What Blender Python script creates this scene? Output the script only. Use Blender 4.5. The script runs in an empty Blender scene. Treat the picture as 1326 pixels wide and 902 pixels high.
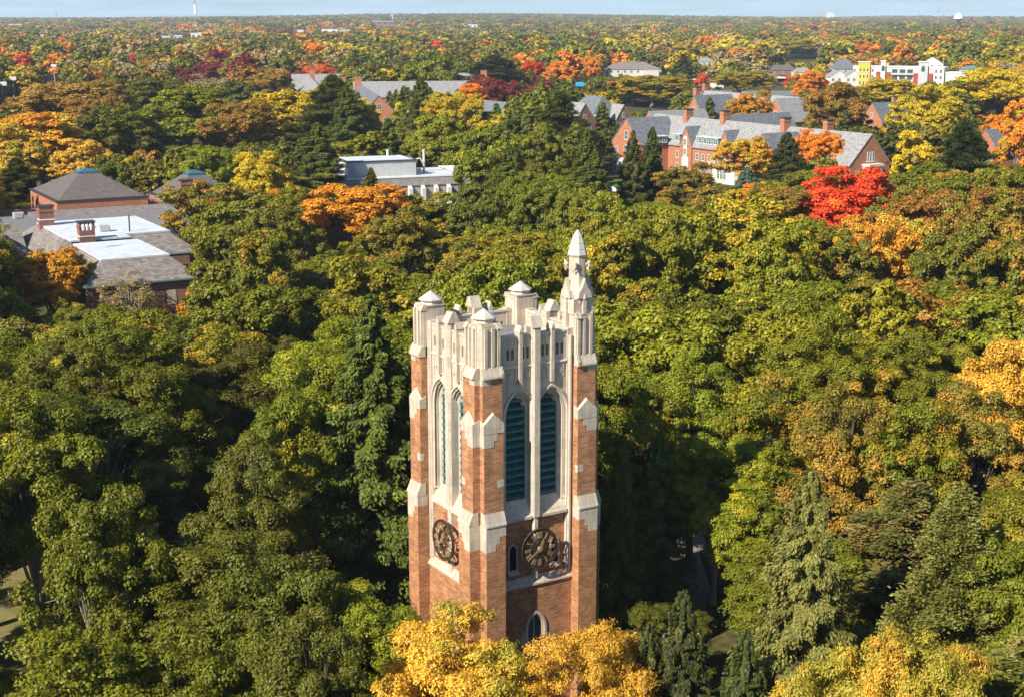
import bpy, math, random
import numpy as np
from mathutils import Vector

# ------------------------------------------------------------------ camera, sky, sun, exposure
S = bpy.context.scene
COL = S.collection
F, YH, HC = 1880.0, 21.0, 45.6          # focal length and horizon row in photo pixels, camera height
PITCH = math.atan((451 - YH) / F)
cam = bpy.data.cameras.new('camera'); co = bpy.data.objects.new('camera', cam); COL.objects.link(co)
cam.sensor_width = 36; cam.lens = F / 1326 * 36
co.location = (0, 0, HC); co.rotation_euler = (math.pi / 2 - PITCH, 0, 0)
cam.clip_start = 0.5; cam.clip_end = 60000
S.camera = co
S.render.resolution_x, S.render.resolution_y = 1024, 696

SUN_EL = math.radians(36); SDX, SDY = -0.677, -0.735
_n = math.hypot(SDX, SDY)
SUNV = Vector((SDX / _n * math.cos(SUN_EL), SDY / _n * math.cos(SUN_EL), math.sin(SUN_EL)))
W = bpy.data.worlds.new('World'); S.world = W; W.use_nodes = True
nt = W.node_tree; N = nt.nodes; L = nt.links
bg = N['Background']; sky = N.new('ShaderNodeTexSky'); sky.sky_type = 'NISHITA'; sky.sun_disc = False
sky.sun_elevation = SUN_EL; sky.sun_rotation = math.atan2(SUNV.x, SUNV.y) % (2 * math.pi)
sky.altitude = 250; sky.air_density = 1.0; sky.dust_density = 0.3; sky.ozone_density = 2.0
# thin streaks of cloud over the blue
tc = N.new('ShaderNodeTexCoord'); mp = N.new('ShaderNodeMapping'); mp.inputs['Scale'].default_value = (6, 6, 90)
nz = N.new('ShaderNodeTexNoise'); nz.inputs['Scale'].default_value = 2.2; nz.inputs['Detail'].default_value = 7
rp = N.new('ShaderNodeValToRGB'); rp.color_ramp.elements[0].position = .30; rp.color_ramp.elements[1].position = .70
rp.color_ramp.elements[0].color = (.45, .45, .45, 1); rp.color_ramp.elements[1].color = (.95, .95, .95, 1)
mx = N.new('ShaderNodeMixRGB'); mx.inputs['Color2'].default_value = (8.6, 12.2, 14.6, 1)
L.new(tc.outputs['Generated'], mp.inputs['Vector']); L.new(mp.outputs[0], nz.inputs['Vector'])
L.new(nz.outputs['Fac'], rp.inputs['Fac']); # the thin bank of cloud lies low over the horizon
sx = N.new('ShaderNodeSeparateXYZ'); lo = N.new('ShaderNodeMapRange'); lo.inputs['From Min'].default_value = .04; lo.inputs['From Max'].default_value = .30
lo.inputs['To Min'].default_value = 1.0; lo.inputs['To Max'].default_value = .08; mm = N.new('ShaderNodeMath'); mm.operation = 'MULTIPLY'
L.new(tc.outputs['Generated'], sx.inputs[0]); L.new(sx.outputs['Z'], lo.inputs[0]); L.new(rp.outputs['Color'], mm.inputs[0]); L.new(lo.outputs[0], mm.inputs[1]); L.new(mm.outputs[0], mx.inputs['Fac'])
hs = N.new('ShaderNodeMixRGB'); hs.blend_type = 'MULTIPLY'; hs.inputs[0].default_value = 1; hs.inputs[2].default_value = (.66, .92, 1.28, 1)   # cold clear autumn air
L.new(sky.outputs[0], hs.inputs[1]); L.new(hs.outputs[0], mx.inputs['Color1']); L.new(mx.outputs[0], bg.inputs['Color'])
bg.inputs['Strength'].default_value = 0.055
sl = bpy.data.lights.new('sun', 'SUN'); so = bpy.data.objects.new('sun', sl); COL.objects.link(so)
sl.energy = 5.0; sl.angle = math.radians(0.5); sl.color = (1.0, 0.93, 0.82)
so.location = (0, 0, 200); so.rotation_euler = SUNV.to_track_quat('Z', 'Y').to_euler()
S.view_settings.view_transform = 'Standard'; S.view_settings.look = 'None'
S.view_settings.exposure = 0.62; S.view_settings.gamma = 1
S.cycles.max_bounces = 6; S.cycles.diffuse_bounces = 2; S.cycles.glossy_bounces = 2
S.cycles.transmission_bounces = 3; S.cycles.volume_bounces = 0; S.cycles.transparent_max_bounces = 4
S.cycles.caustics_reflective = False; S.cycles.caustics_refractive = False

# ------------------------------------------------------------------ helpers
sp_, cp_ = math.sin(PITCH), math.cos(PITCH)
def at(px, py, z=0.0):                  # the point of the plane at height z seen at a photo pixel (survey of the photo)
    u, v = (px - 663) / F, (py - 451) / F
    d = (u, cp_ - v * sp_, -sp_ - v * cp_); t = (z - HC) / d[2]
    return (d[0] * t, d[1] * t)
def proj(x, y, z):
    z -= HC; zc = y * cp_ - z * sp_
    return 663 + F * x / zc, 451 + F * (-y * sp_ - z * cp_) / zc

def tag(o, label=None, cat=None, group=None, kind=None):
    if label: o['label'] = label
    if cat: o['category'] = cat
    if group: o['group'] = group
    if kind: o['kind'] = kind
    return o
def thing(name, loc, rz=0.0, label=None, cat=None, group=None):
    o = bpy.data.objects.new(name, None); COL.objects.link(o)
    o.location = loc; o.rotation_euler = (0, 0, rz); o.empty_display_size = .5
    return tag(o, label, cat, group)

class MB:
    """collects faces; build() links them as one mesh object with box-projected UVs in metres"""
    def __init__(s, xf=None): s.v = []; s.f = []; s.xf = xf
    def add(s, vs, fs):
        b = len(s.v)
        if s.xf: vs = [s.xf(p) for p in vs]
        s.v += [tuple(p) for p in vs]; s.f += [tuple(i + b for i in f) for f in fs]
    def box(s, x0, x1, y0, y1, z0, z1):
        s.add([(x0,y0,z0),(x1,y0,z0),(x1,y1,z0),(x0,y1,z0),(x0,y0,z1),(x1,y0,z1),(x1,y1,z1),(x0,y1,z1)],
              [(0,3,2,1),(4,5,6,7),(0,1,5,4),(1,2,6,5),(2,3,7,6),(3,0,4,7)])
    def prism_y(s, poly, y0, y1):       # poly in (x,z), extruded along y
        n = len(poly)
        s.add([(x, y0, z) for x, z in poly] + [(x, y1, z) for x, z in poly],
              [tuple(range(n)), tuple(range(2*n-1, n-1, -1))] + [(i, i+n, (i+1)%n+n, (i+1)%n) for i in range(n)])
    def prism_x(s, poly, x0, x1):       # poly in (y,z), extruded along x
        n = len(poly)
        s.add([(x0, y, z) for y, z in poly] + [(x1, y, z) for y, z in poly],
              [tuple(range(n-1, -1, -1)), tuple(range(n, 2*n))] + [(i, (i+1)%n, (i+1)%n+n, i+n) for i in range(n)])
    def prism_z(s, poly, z0, z1):
        n = len(poly)
        s.add([(x, y, z0) for x, y in poly] + [(x, y, z1) for x, y in poly],
              [tuple(range(n-1, -1, -1)), tuple(range(n, 2*n))] + [(i, (i+1)%n, (i+1)%n+n, i+n) for i in range(n)])
    def lathe(s, cx, cy, prof, n=8, ph=math.pi/8):      # prof: (r, z) upwards
        vs = []; fs = []
        for r, z in prof:
            for k in range(n):
                a = ph + k * 2 * math.pi / n; vs.append((cx + r*math.cos(a), cy + r*math.sin(a), z))
        for j in range(len(prof)-1):
            for k in range(n):
                k2 = (k+1) % n; fs.append((j*n+k, j*n+k2, (j+1)*n+k2, (j+1)*n+k))
        fs.append(tuple(range(n-1, -1, -1))); fs.append(tuple((len(prof)-1)*n+k for k in range(n)))
        s.add(vs, fs)
    def bar(s, p, q, w, h=None, up=(0,0,1)):
        h = h or w; p = Vector(p); q = Vector(q); d = (q-p).normalized()
        a = d.cross(Vector(up))
        if a.length < .01: a = d.cross(Vector((1,0,0)))
        a.normalize(); b = a.cross(d); a *= w/2; b *= h/2
        s.add([p-a-b, p+a-b, p+a+b, p-a+b, q-a-b, q+a-b, q+a+b, q-a+b],
              [(0,1,2,3),(7,6,5,4),(0,4,5,1),(1,5,6,2),(2,6,7,3),(3,7,4,0)])
    def tube(s, pts, rs, n=6):
        rings = []; P = [Vector(p) for p in pts]
        for i, p in enumerate(P):
            d = (P[min(i+1, len(P)-1)] - P[max(i-1, 0)]).normalized()
            a = d.cross(Vector((0.13, 1, 0.07))); a.normalize(); b = d.cross(a)
            rings.append([p + (a*math.cos(2*math.pi*k/n) + b*math.sin(2*math.pi*k/n))*rs[i] for k in range(n)])
        vs = [v for r in rings for v in r]
        fs = [(i*n+k, i*n+(k+1)%n, (i+1)*n+(k+1)%n, (i+1)*n+k) for i in range(len(P)-1) for k in range(n)]
        fs.append(tuple((len(P)-1)*n+k for k in range(n)))
        s.add(vs, fs)
    def mesh(s, name, mat, smooth=False):
        me = bpy.data.meshes.new(name); me.from_pydata(s.v, [], s.f)
        uv = me.uv_layers.new(name='UVMap'); me.update()
        for p in me.polygons:
            n = p.normal; p.use_smooth = smooth
            if abs(n.z) > .85: f = lambda c: (c.x, c.y)
            else:
                hx, hy = -n.y, n.x; l = math.hypot(hx, hy) or 1; hx /= l; hy /= l
                k = math.sqrt(max(1e-4, 1 - n.z*n.z)); f = lambda c: (c.x*hx + c.y*hy, c.z / k)
            for li in p.loop_indices: uv.data[li].uv = f(me.vertices[me.loops[li].vertex_index].co)
        me.materials.append(mat)
        return me
    def build(s, name, mat, parent=None, smooth=False):
        o = bpy.data.objects.new(name, s.mesh(name, mat, smooth)); COL.objects.link(o)
        if parent: o.parent = parent
        return o

# ------------------------------------------------------------------ materials
def newmat(name, rough=.8, spec=.3):
    m = bpy.data.materials.new(name); m.use_nodes = True
    b = m.node_tree.nodes['Principled BSDF']; b.inputs['Roughness'].default_value = rough
    b.inputs['Specular IOR Level'].default_value = spec
    return m, m.node_tree, b
def noisy(name, c1, c2, scale=1.5, rough=.8, spec=.3, detail=6, coord='Object', c3=None, bump=.0, stretch=(1,1,1), metal=0):
    m, t, b = newmat(name, rough, spec); N = t.nodes; L = t.links
    tc = N.new('ShaderNodeTexCoord'); mp = N.new('ShaderNodeMapping'); mp.inputs['Scale'].default_value = stretch
    nz = N.new('ShaderNodeTexNoise'); nz.inputs['Scale'].default_value = scale; nz.inputs['Detail'].default_value = detail
    nz.inputs['Roughness'].default_value = .65
    rp = N.new('ShaderNodeValToRGB'); e = rp.color_ramp.elements
    e[0].position = .32; e[1].position = .68; e[0].color = (*c1, 1); e[1].color = (*c2, 1)
    if c3: x = e.new(.52); x.color = (*c3, 1)
    L.new(tc.outputs[coord], mp.inputs[0]); L.new(mp.outputs[0], nz.inputs['Vector']); L.new(nz.outputs['Fac'], rp.inputs[0])
    L.new(rp.outputs[0], b.inputs['Base Color']); b.inputs['Metallic'].default_value = metal
    if bump:
        bm = N.new('ShaderNodeBump'); bm.inputs['Strength'].default_value = bump; bm.inputs['Distance'].default_value = .05
        L.new(nz.outputs['Fac'], bm.inputs['Height']); L.new(bm.outputs[0], b.inputs['Normal'])
    return m
def brickmat(name, c1, c2, mortar, bw=.24, bh=.08, mort=.012, dark=.25, rough=.85, streak=0):
    m, t, b = newmat(name, rough, .2); N = t.nodes; L = t.links
    uv = N.new('ShaderNodeUVMap'); uv.uv_map = 'UVMap'
    br = N.new('ShaderNodeTexBrick'); br.inputs['Scale'].default_value = 1
    br.inputs['Brick Width'].default_value = bw; br.inputs['Row Height'].default_value = bh
    br.inputs['Mortar Size'].default_value = mort; br.inputs['Color1'].default_value = (*c1, 1)
    br.inputs['Color2'].default_value = (*c2, 1); br.inputs['Mortar'].default_value = (*mortar, 1); br.inputs['Bias'].default_value = -.1
    nz = N.new('ShaderNodeTexNoise'); nz.inputs['Scale'].default_value = .9; nz.inputs['Detail'].default_value = 8
    nz.inputs['Roughness'].default_value = .7
    mr = N.new('ShaderNodeMapRange'); mr.inputs['From Min'].default_value = .3; mr.inputs['From Max'].default_value = .7
    mr.inputs['To Min'].default_value = 1 - dark; mr.inputs['To Max'].default_value = 1 + dark*.6
    mu = N.new('ShaderNodeMixRGB'); mu.blend_type = 'MULTIPLY'; mu.inputs[0].default_value = 1
    L.new(uv.outputs[0], br.inputs['Vector']); L.new(uv.outputs[0], nz.inputs['Vector']); L.new(nz.outputs['Fac'], mr.inputs[0])
    L.new(br.outputs['Color'], mu.inputs[1]); L.new(mr.outputs[0], mu.inputs[2]); L.new(mu.outputs[0], b.inputs['Base Color'])
    if streak:          # rain streaks running down the face
        mp = N.new('ShaderNodeMapping'); mp.inputs['Scale'].default_value = (5, .35, 1); n2 = N.new('ShaderNodeTexNoise'); n2.inputs['Scale'].default_value = 1; n2.inputs['Detail'].default_value = 6
        r2 = N.new('ShaderNodeMapRange'); r2.inputs['From Min'].default_value = .38; r2.inputs['From Max'].default_value = .6; r2.inputs['To Min'].default_value = 1 - streak
        m2 = N.new('ShaderNodeMixRGB'); m2.blend_type = 'MULTIPLY'; m2.inputs[0].default_value = 1
        L.new(uv.outputs[0], mp.inputs[0]); L.new(mp.outputs[0], n2.inputs['Vector']); L.new(n2.outputs['Fac'], r2.inputs[0])
        L.new(mu.outputs[0], m2.inputs[1]); L.new(r2.outputs[0], m2.inputs[2]); L.new(m2.outputs[0], b.inputs['Base Color'])
    bm = N.new('ShaderNodeBump'); bm.inputs['Strength'].default_value = .35; bm.inputs['Distance'].default_value = .015; bm.invert = True
    L.new(br.outputs['Fac'], bm.inputs['Height']); L.new(bm.outputs[0], b.inputs['Normal'])
    return m
def flat(name, c, rough=.6, spec=.4, metal=0, v=.12, scale=3):
    return noisy(name, tuple(x*(1-v) for x in c), tuple(min(1, x*(1+v)) for x in c), scale, rough, spec, metal=metal)

M = {}
M['brick'] = brickmat('tower_brick', (.56,.235,.085), (.29,.098,.036), (.46,.33,.22), .40, .105, .012, .4)
M['stone'] = brickmat('limestone', (.66,.56,.43), (.57,.48,.365), (.50,.42,.32), 1.3, .62, .012, .2, streak=.2)
M['stone_cap'] = noisy('weathered_limestone', (.44,.40,.34), (.62,.57,.49), 1.6, bump=.2)
M['teal'] = noisy('verdigris_copper', (.022,.09,.09), (.07,.21,.19), 2.5, .55, .4, c3=(.035,.13,.125))
M['dark'] = flat('interior_shade', (.008,.008,.009), .9)  # near-black colour stands in for the shade inside openings
M['bronze'] = noisy('dark_bronze', (.035,.022,.018), (.085,.05,.035), 6, .5, .5)
M['gold'] = noisy('gilt_metal', (.33,.23,.10), (.52,.39,.18), 6, .4, .5, metal=.3)
M['deck'] = noisy('grey_roof_deck', (.16,.155,.15), (.26,.25,.24), 1.2)
M['hallbrick'] = brickmat('orange_brick', (.50,.19,.085), (.36,.125,.06), (.44,.28,.19), .5, .16, .016, .18)
M['pinkbrick'] = brickmat('red_brown_brick', (.30,.11,.07), (.20,.075,.05), (.30,.22,.18), .45, .15, .016, .2)
M['slate'] = brickmat('grey_slate', (.40,.39,.375), (.26,.255,.25), (.13,.13,.13), .5, .32, .02, .3)
M['slate_blue'] = brickmat('blue_grey_slate', (.22,.24,.25), (.13,.145,.16), (.09,.1,.11), .5, .32, .02, .3)
M['slate_tan'] = brickmat('brown_grey_slate', (.34,.29,.25), (.19,.17,.155), (.12,.11,.1), .9, .38, .03, .35)
M['slate_brown'] = brickmat('fine_brown_shingle', (.20,.165,.145), (.14,.12,.11), (.08,.07,.07), .45, .2, .02, .25)
M['whiteroof'] = noisy('white_membrane', (.52,.56,.58), (.74,.77,.78), .5, .6)
M['whitetrim'] = flat('white_trim', (.74,.72,.68), .6)
M['grey_metal'] = noisy('pale_grey_metal', (.42,.425,.41), (.54,.54,.52), .8, .5)
M['concrete'] = noisy('concrete', (.30,.27,.25), (.42,.39,.36), 1.0, .9)
M['glass'] = flat('window_glass', (.05,.10,.10), .12, .8)
M['copper_gutter'] = flat('green_copper', (.13,.24,.22), .6)
M['skylight'] = noisy('blue_skylight', (.03,.09,.14), (.07,.2,.28), 1.5, .2, .8)
M['darkmetal'] = flat('dark_trim', (.05,.05,.055), .6)
M['yellow'] = flat('yellow_render', (.75,.46,.02), .7)
M['redpanel'] = flat('red_panel', (.33,.05,.03), .7)
M['cream'] = flat('cream_render', (.66,.63,.56), .7)
M['asphalt'] = noisy('asphalt', (.07,.065,.06), (.12,.11,.10), 2, .9)
M['path'] = noisy('concrete_path', (.22,.19,.17), (.34,.30,.26), 1.4, .9)
M['blue'] = flat('blue_tarpaulin', (.02,.30,.50), .5)
M['bark'] = noisy('bark', (.055,.04,.03), (.17,.135,.10), 3.5, .9, bump=.5, stretch=(1,1,.25))
M['palebark'] = noisy('pale_bark', (.16,.13,.11), (.36,.31,.26), 2.5, .9, bump=.4, stretch=(1,1,.3))
M['carpaint'] = flat('white_car_paint', (.7,.7,.7), .25, .6, v=.02)
M['rubber'] = flat('tyre_rubber', (.02,.02,.02), .8)
M['pole'] = flat('galvanised_pole', (.42,.44,.45), .5)

def leafmat(name, src='OBJECT', translucent=.16):
    m = bpy.data.materials.new(name); m.use_nodes = True; t = m.node_tree; N = t.nodes; L = t.links
    N.remove(N['Principled BSDF']); out = N['Material Output']
    def attr(n, ty):
        a = N.new('ShaderNodeAttribute'); a.attribute_type = ty; a.attribute_name = n; return a
    def math_(op, a, b=None):
        x = N.new('ShaderNodeMath'); x.operation = op
        for i, q in enumerate((a, b)):
            if q is None: continue
            if hasattr(q, 'type'): L.new(q, x.inputs[i])
            else: x.inputs[i].default_value = q
        return x.outputs[0]
    base = attr('tint', src).outputs['Color']; acc = attr('accent', src).outputs['Color']
    amt = attr('accent_amount', src).outputs['Fac']
    lf = attr('lf', 'GEOMETRY'); sep = N.new('ShaderNodeSeparateXYZ'); L.new(lf.outputs['Vector'], sep.inputs[0])
    tcn = N.new('ShaderNodeTexCoord'); oi = N.new('ShaderNodeObjectInfo')
    ad = N.new('ShaderNodeVectorMath'); ad.operation = 'ADD'
    sc = N.new('ShaderNodeVectorMath'); sc.operation = 'SCALE'; sc.inputs[0].default_value = (37, 91, 53)
    L.new(oi.outputs['Random'], sc.inputs['Scale']); L.new(tcn.outputs['Object'], ad.inputs[0]); L.new(sc.outputs[0], ad.inputs[1])
    nz = N.new('ShaderNodeTexNoise'); nz.inputs['Scale'].default_value = .22; nz.inputs['Detail'].default_value = 4
    L.new(ad.outputs[0], nz.inputs['Vector'])
    # how far the turning of the leaves has got, clump by clump
    k = math_('ADD', math_('MULTIPLY', nz.outputs['Fac'], 1.1), math_('MULTIPLY', sep.outputs['Y'], .45))
    k = math_('ADD', k, math_('MULTIPLY', sep.outputs['X'], .12))
    k = math_('MULTIPLY', math_('SUBTRACT', k, math_('SUBTRACT', 1.32, math_('MULTIPLY', amt, .95))), 5.0)
    kk = N.new('ShaderNodeClamp'); L.new(k, kk.inputs[0])
    mix = N.new('ShaderNodeMixRGB'); L.new(kk.outputs[0], mix.inputs[0]); L.new(base, mix.inputs[1]); L.new(acc, mix.inputs[2])
    br = math_('ADD', math_('MULTIPLY', sep.outputs['X'], .5), .75)
    br2 = math_('ADD', math_('MULTIPLY', sep.outputs['Y'], .4), .8)
    mul = N.new('ShaderNodeMixRGB'); mul.blend_type = 'MULTIPLY'; mul.inputs[0].default_value = 1
    cb = N.new('ShaderNodeCombineXYZ'); v = math_('MULTIPLY', br, br2)
    L.new(v, cb.inputs[0]); L.new(v, cb.inputs[1]); L.new(math_('MULTIPLY', v, .9), cb.inputs[2])
    L.new(mix.outputs[0], mul.inputs[1]); L.new(cb.outputs[0], mul.inputs[2])
    df = N.new('ShaderNodeBsdfDiffuse'); tr = N.new('ShaderNodeBsdfTranslucent'); gl = N.new('ShaderNodeBsdfGlossy')
    gl.inputs['Roughness'].default_value = .5; gl.inputs['Color'].default_value = (.6, .6, .55, 1)
    L.new(mul.outputs[0], df.inputs[0]); L.new(mul.outputs[0], tr.inputs[0])
    m1 = N.new('ShaderNodeMixShader'); m1.inputs[0].default_value = translucent
    L.new(df.outputs[0], m1.inputs[1]); L.new(tr.outputs[0], m1.inputs[2])
    m2 = N.new('ShaderNodeMixShader'); m2.inputs[0].default_value = .035
    L.new(m1.outputs[0], m2.inputs[1]); L.new(gl.outputs[0], m2.inputs[2]); L.new(m2.outputs[0], out.inputs['Surface'])
    return m
M['leaf'] = leafmat('leaves', 'OBJECT'); M['leaf_far'] = leafmat('far_leaves', 'INSTANCER')

# ------------------------------------------------------------------ ground, paths
def hill(x, y):
    d = math.hypot(x, y)
    if d < 2500: return 0.0
    t = min(1, (d-2500)/6000); h = 13*t*t*(3-2*t)
    h += 22*math.exp(-((x+150)/1150)**2)*min(1, (d-2500)/4000)
    h += 9*math.exp(-((x-2300)/260)**2)*min(1, (d-2500)/4000)
    return h + 2.5*t*math.sin(x/310+1)*math.sin(y/420)
def ground():
    m, t, b = newmat('forest_floor', .95, .1); N = t.nodes; L = t.links
    tc = N.new('ShaderNodeTexCoord')
    n1 = N.new('ShaderNodeTexNoise'); n1.inputs['Scale'].default_value = .045; n1.inputs['Detail'].default_value = 5
    n2 = N.new('ShaderNodeTexNoise'); n2.inputs['Scale'].default_value = 1.2; n2.inputs['Detail'].default_value = 8
    r1 = N.new('ShaderNodeValToRGB'); r1.color_ramp.elements[0].position = .45; r1.color_ramp.elements[1].position = .56
    g = N.new('ShaderNodeValToRGB'); e = g.color_ramp.elements; e[0].color = (.035,.055,.012,1); e[1].color = (.10,.12,.03,1); e[0].position=.3; e[1].position=.7
    l = N.new('ShaderNodeValToRGB'); e = l.color_ramp.elements; e[0].color = (.05,.032,.018,1); e[1].color = (.19,.115,.06,1); e[0].position=.3; e[1].position=.7
    mx = N.new('ShaderNodeMixRGB')
    for n in (n1, n2): L.new(tc.outputs['Object'], n.inputs['Vector'])
    L.new(n1.outputs['Fac'], r1.inputs[0]); L.new(n2.outputs['Fac'], g.inputs[0]); L.new(n2.outputs['Fac'], l.inputs[0])
    L.new(r1.outputs[0], mx.inputs[0]); L.new(g.outputs[0], mx.inputs[1]); L.new(l.outputs[0], mx.inputs[2]); L.new(mx.outputs[0], b.inputs['Base Color'])
    xs = [-5600]+list(range(-4500, 4501, 300))+[5600]
    ys = [-400,-100,0,100,300,600,1000,1500,2000]+list(range(2300, 10400, 300))+[10500]
    vs = [(x, y, hill(x, y)) for y in ys for x in xs]; n = len(xs)
    mb = MB(); mb.add(vs, [(j*n+i, j*n+i+1, (j+1)*n+i+1, (j+1)*n+i) for j in range(len(ys)-1) for i in range(n-1)])
    tag(mb.build('ground', m, smooth=True), kind='structure')
ground()
def ribbon(name, pts, w, mat, z=.02, kerb=False, **k):
    mb = MB(); P = [Vector((x, y, 0)) for x, y in pts]; vs = []
    for i, p in enumerate(P):
        d = (P[min(i+1, len(P)-1)] - P[max(i-1, 0)]).normalized(); a = Vector((-d.y, d.x, 0))*w/2
        vs += [(p.x-a.x, p.y-a.y, z), (p.x+a.x, p.y+a.y, z)]
    mb.add(vs, [(2*i, 2*i+1, 2*i+3, 2*i+2)[::-1] for i in range(len(P)-1)])
    return tag(mb.build(name, mat), kind='structure', **k)
ribbon('path', [(3,88),(9,94),(13,103),(15,112),(15,120),(17,130),(16,146),(10,165),(12,190),(20,230),(30,300)], 2.6, M['path'])
ribbon('path', [(15,120),(24,128),(36,150),(60,190),(90,250),(112,310),(150,360)], 2.4, M['path'], .024)
ribbon('path', [(15,112),(4,113),(-12,112),(-30,128),(-60,160)], 2.2, M['path'], .028)
ribbon('road', [(-60,395),(-20,388),(27,386),(60,352),(110,318),(190,290)], 6.5, M['asphalt'], .032)
def lawn(name, pts, z):
    mb = MB(); mb.add([(x, y, z) for x, y in pts], [tuple(range(len(pts)))]); tag(mb.build(name, M['lawn']), kind='structure')
M['lawn'] = noisy('mown_lawn', (.07,.13,.018), (.13,.19,.03), .6, .95, .1)
M['drylawn'] = noisy('dry_lawn', (.16,.15,.05), (.27,.22,.09), .6, .95, .1)
lawn('lawn', [(-100,378),(-58,372),(-50,420),(-98,428)], .012)
lawn('lawn', [(20,392),(58,372),(66,384),(30,418)], .014)
mb = MB(); mb.add([(-47,98,.016),(-34,100,.016),(-33,114,.016),(-46,118,.016)], [(0,1,2,3)]); tag(mb.build('lawn', M['drylawn']), kind='structure')

# ------------------------------------------------------------------ the bell tower
TW = thing('bell_tower', (-.6, 93.5, 0), math.radians(31.3), 'tall brick and limestone bell tower with corner buttresses and a spire, rising in the middle', 'tower')
def rot(k, mir=False):
    c, s_ = round(math.cos(k*math.pi/2)), round(math.sin(k*math.pi/2))
    return lambda p: ((-p[0] if mir else p[0])*c - p[1]*s_, (-p[0] if mir else p[0])*s_ + p[1]*c, p[2])
def flipfix(o):
    import bmesh
    bm = bmesh.new(); bm.from_mesh(o.data); bmesh.ops.recalc_face_normals(bm, faces=bm.faces); bm.to_mesh(o.data); bm.free()
def arch(cx, hw, zs, rise, n=9, z0=None):       # pointed arch outline, left foot to right foot
    R = (rise*rise + hw*hw) / (2*hw); pts = []
    a1 = math.asin(min(1, rise/R))
    for i in range(n+1):
        a = a1*i/n; pts.append((cx - hw + R - R*math.cos(a), zs + R*math.sin(a)))
    pts += [(2*cx - x, z) for x, z in pts[-2::-1]]
    if z0 is not None: pts = [(cx-hw, z0)] + pts + [(cx+hw, z0)]
    return pts
def loft_arch(mb, cx, prof, zs, rise0, hw0, z0, n=9):    # prof: (offset outwards, y)
    rows = []
    for off, y in prof:
        rows.append([(x, y, z) for x, z in arch(cx, hw0+off, zs, rise0+off*1.15, n, z0)])
    m = len(rows[0])
    mb.add([p for r in rows for p in r], [(j*m+i, j*m+i+1, (j+1)*m+i+1, (j+1)*m+i) for j in range(len(rows)-1) for i in range(m-1)])
def wall_arch(mb, x0, x1, y, z0, z1, cx, hw, zs, rise, n=9):   # a front sheet with one pointed opening whose foot stands at z0
    A = arch(cx, hw, zs, rise, n, z0)
    vs = []; fs = []
    def q(*p): b = len(vs); vs.extend(p); fs.append(tuple(range(b, b+len(p))))
    for (xa, za), (xb, zb) in zip(A, A[1:]):
        if abs(xb-xa) > 1e-6: q((xa,y,za),(xb,y,zb),(xb,y,z1),(xa,y,z1))
    q((x0,y,z0),(cx-hw,y,z0),(cx-hw,y,z1),(x0,y,z1)); q((cx+hw,y,z0),(x1,y,z0),(x1,y,z1),(cx+hw,y,z1))
    mb.add(vs, fs)
body = MB(); 
body.box(-3.9, 3.9, -3.9, 3.9, 0, 14.2)
bo = body.build('brick_body', M['brick'], TW)
core = MB(); core.box(-3.2, 3.2, -3.2, 3.2, 14.2, 24.6); core.build('louvre_chamber', M['dark'], TW)  # solid core; the shade behind the louvres is put into its colour
dk = MB(); dk.box(-3.6, 3.6, -3.6, 3.6, 24.6, 24.9); dk.build('roof_deck', M['deck'], TW)
WIN = ((-1.2), (1.2))
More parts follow.
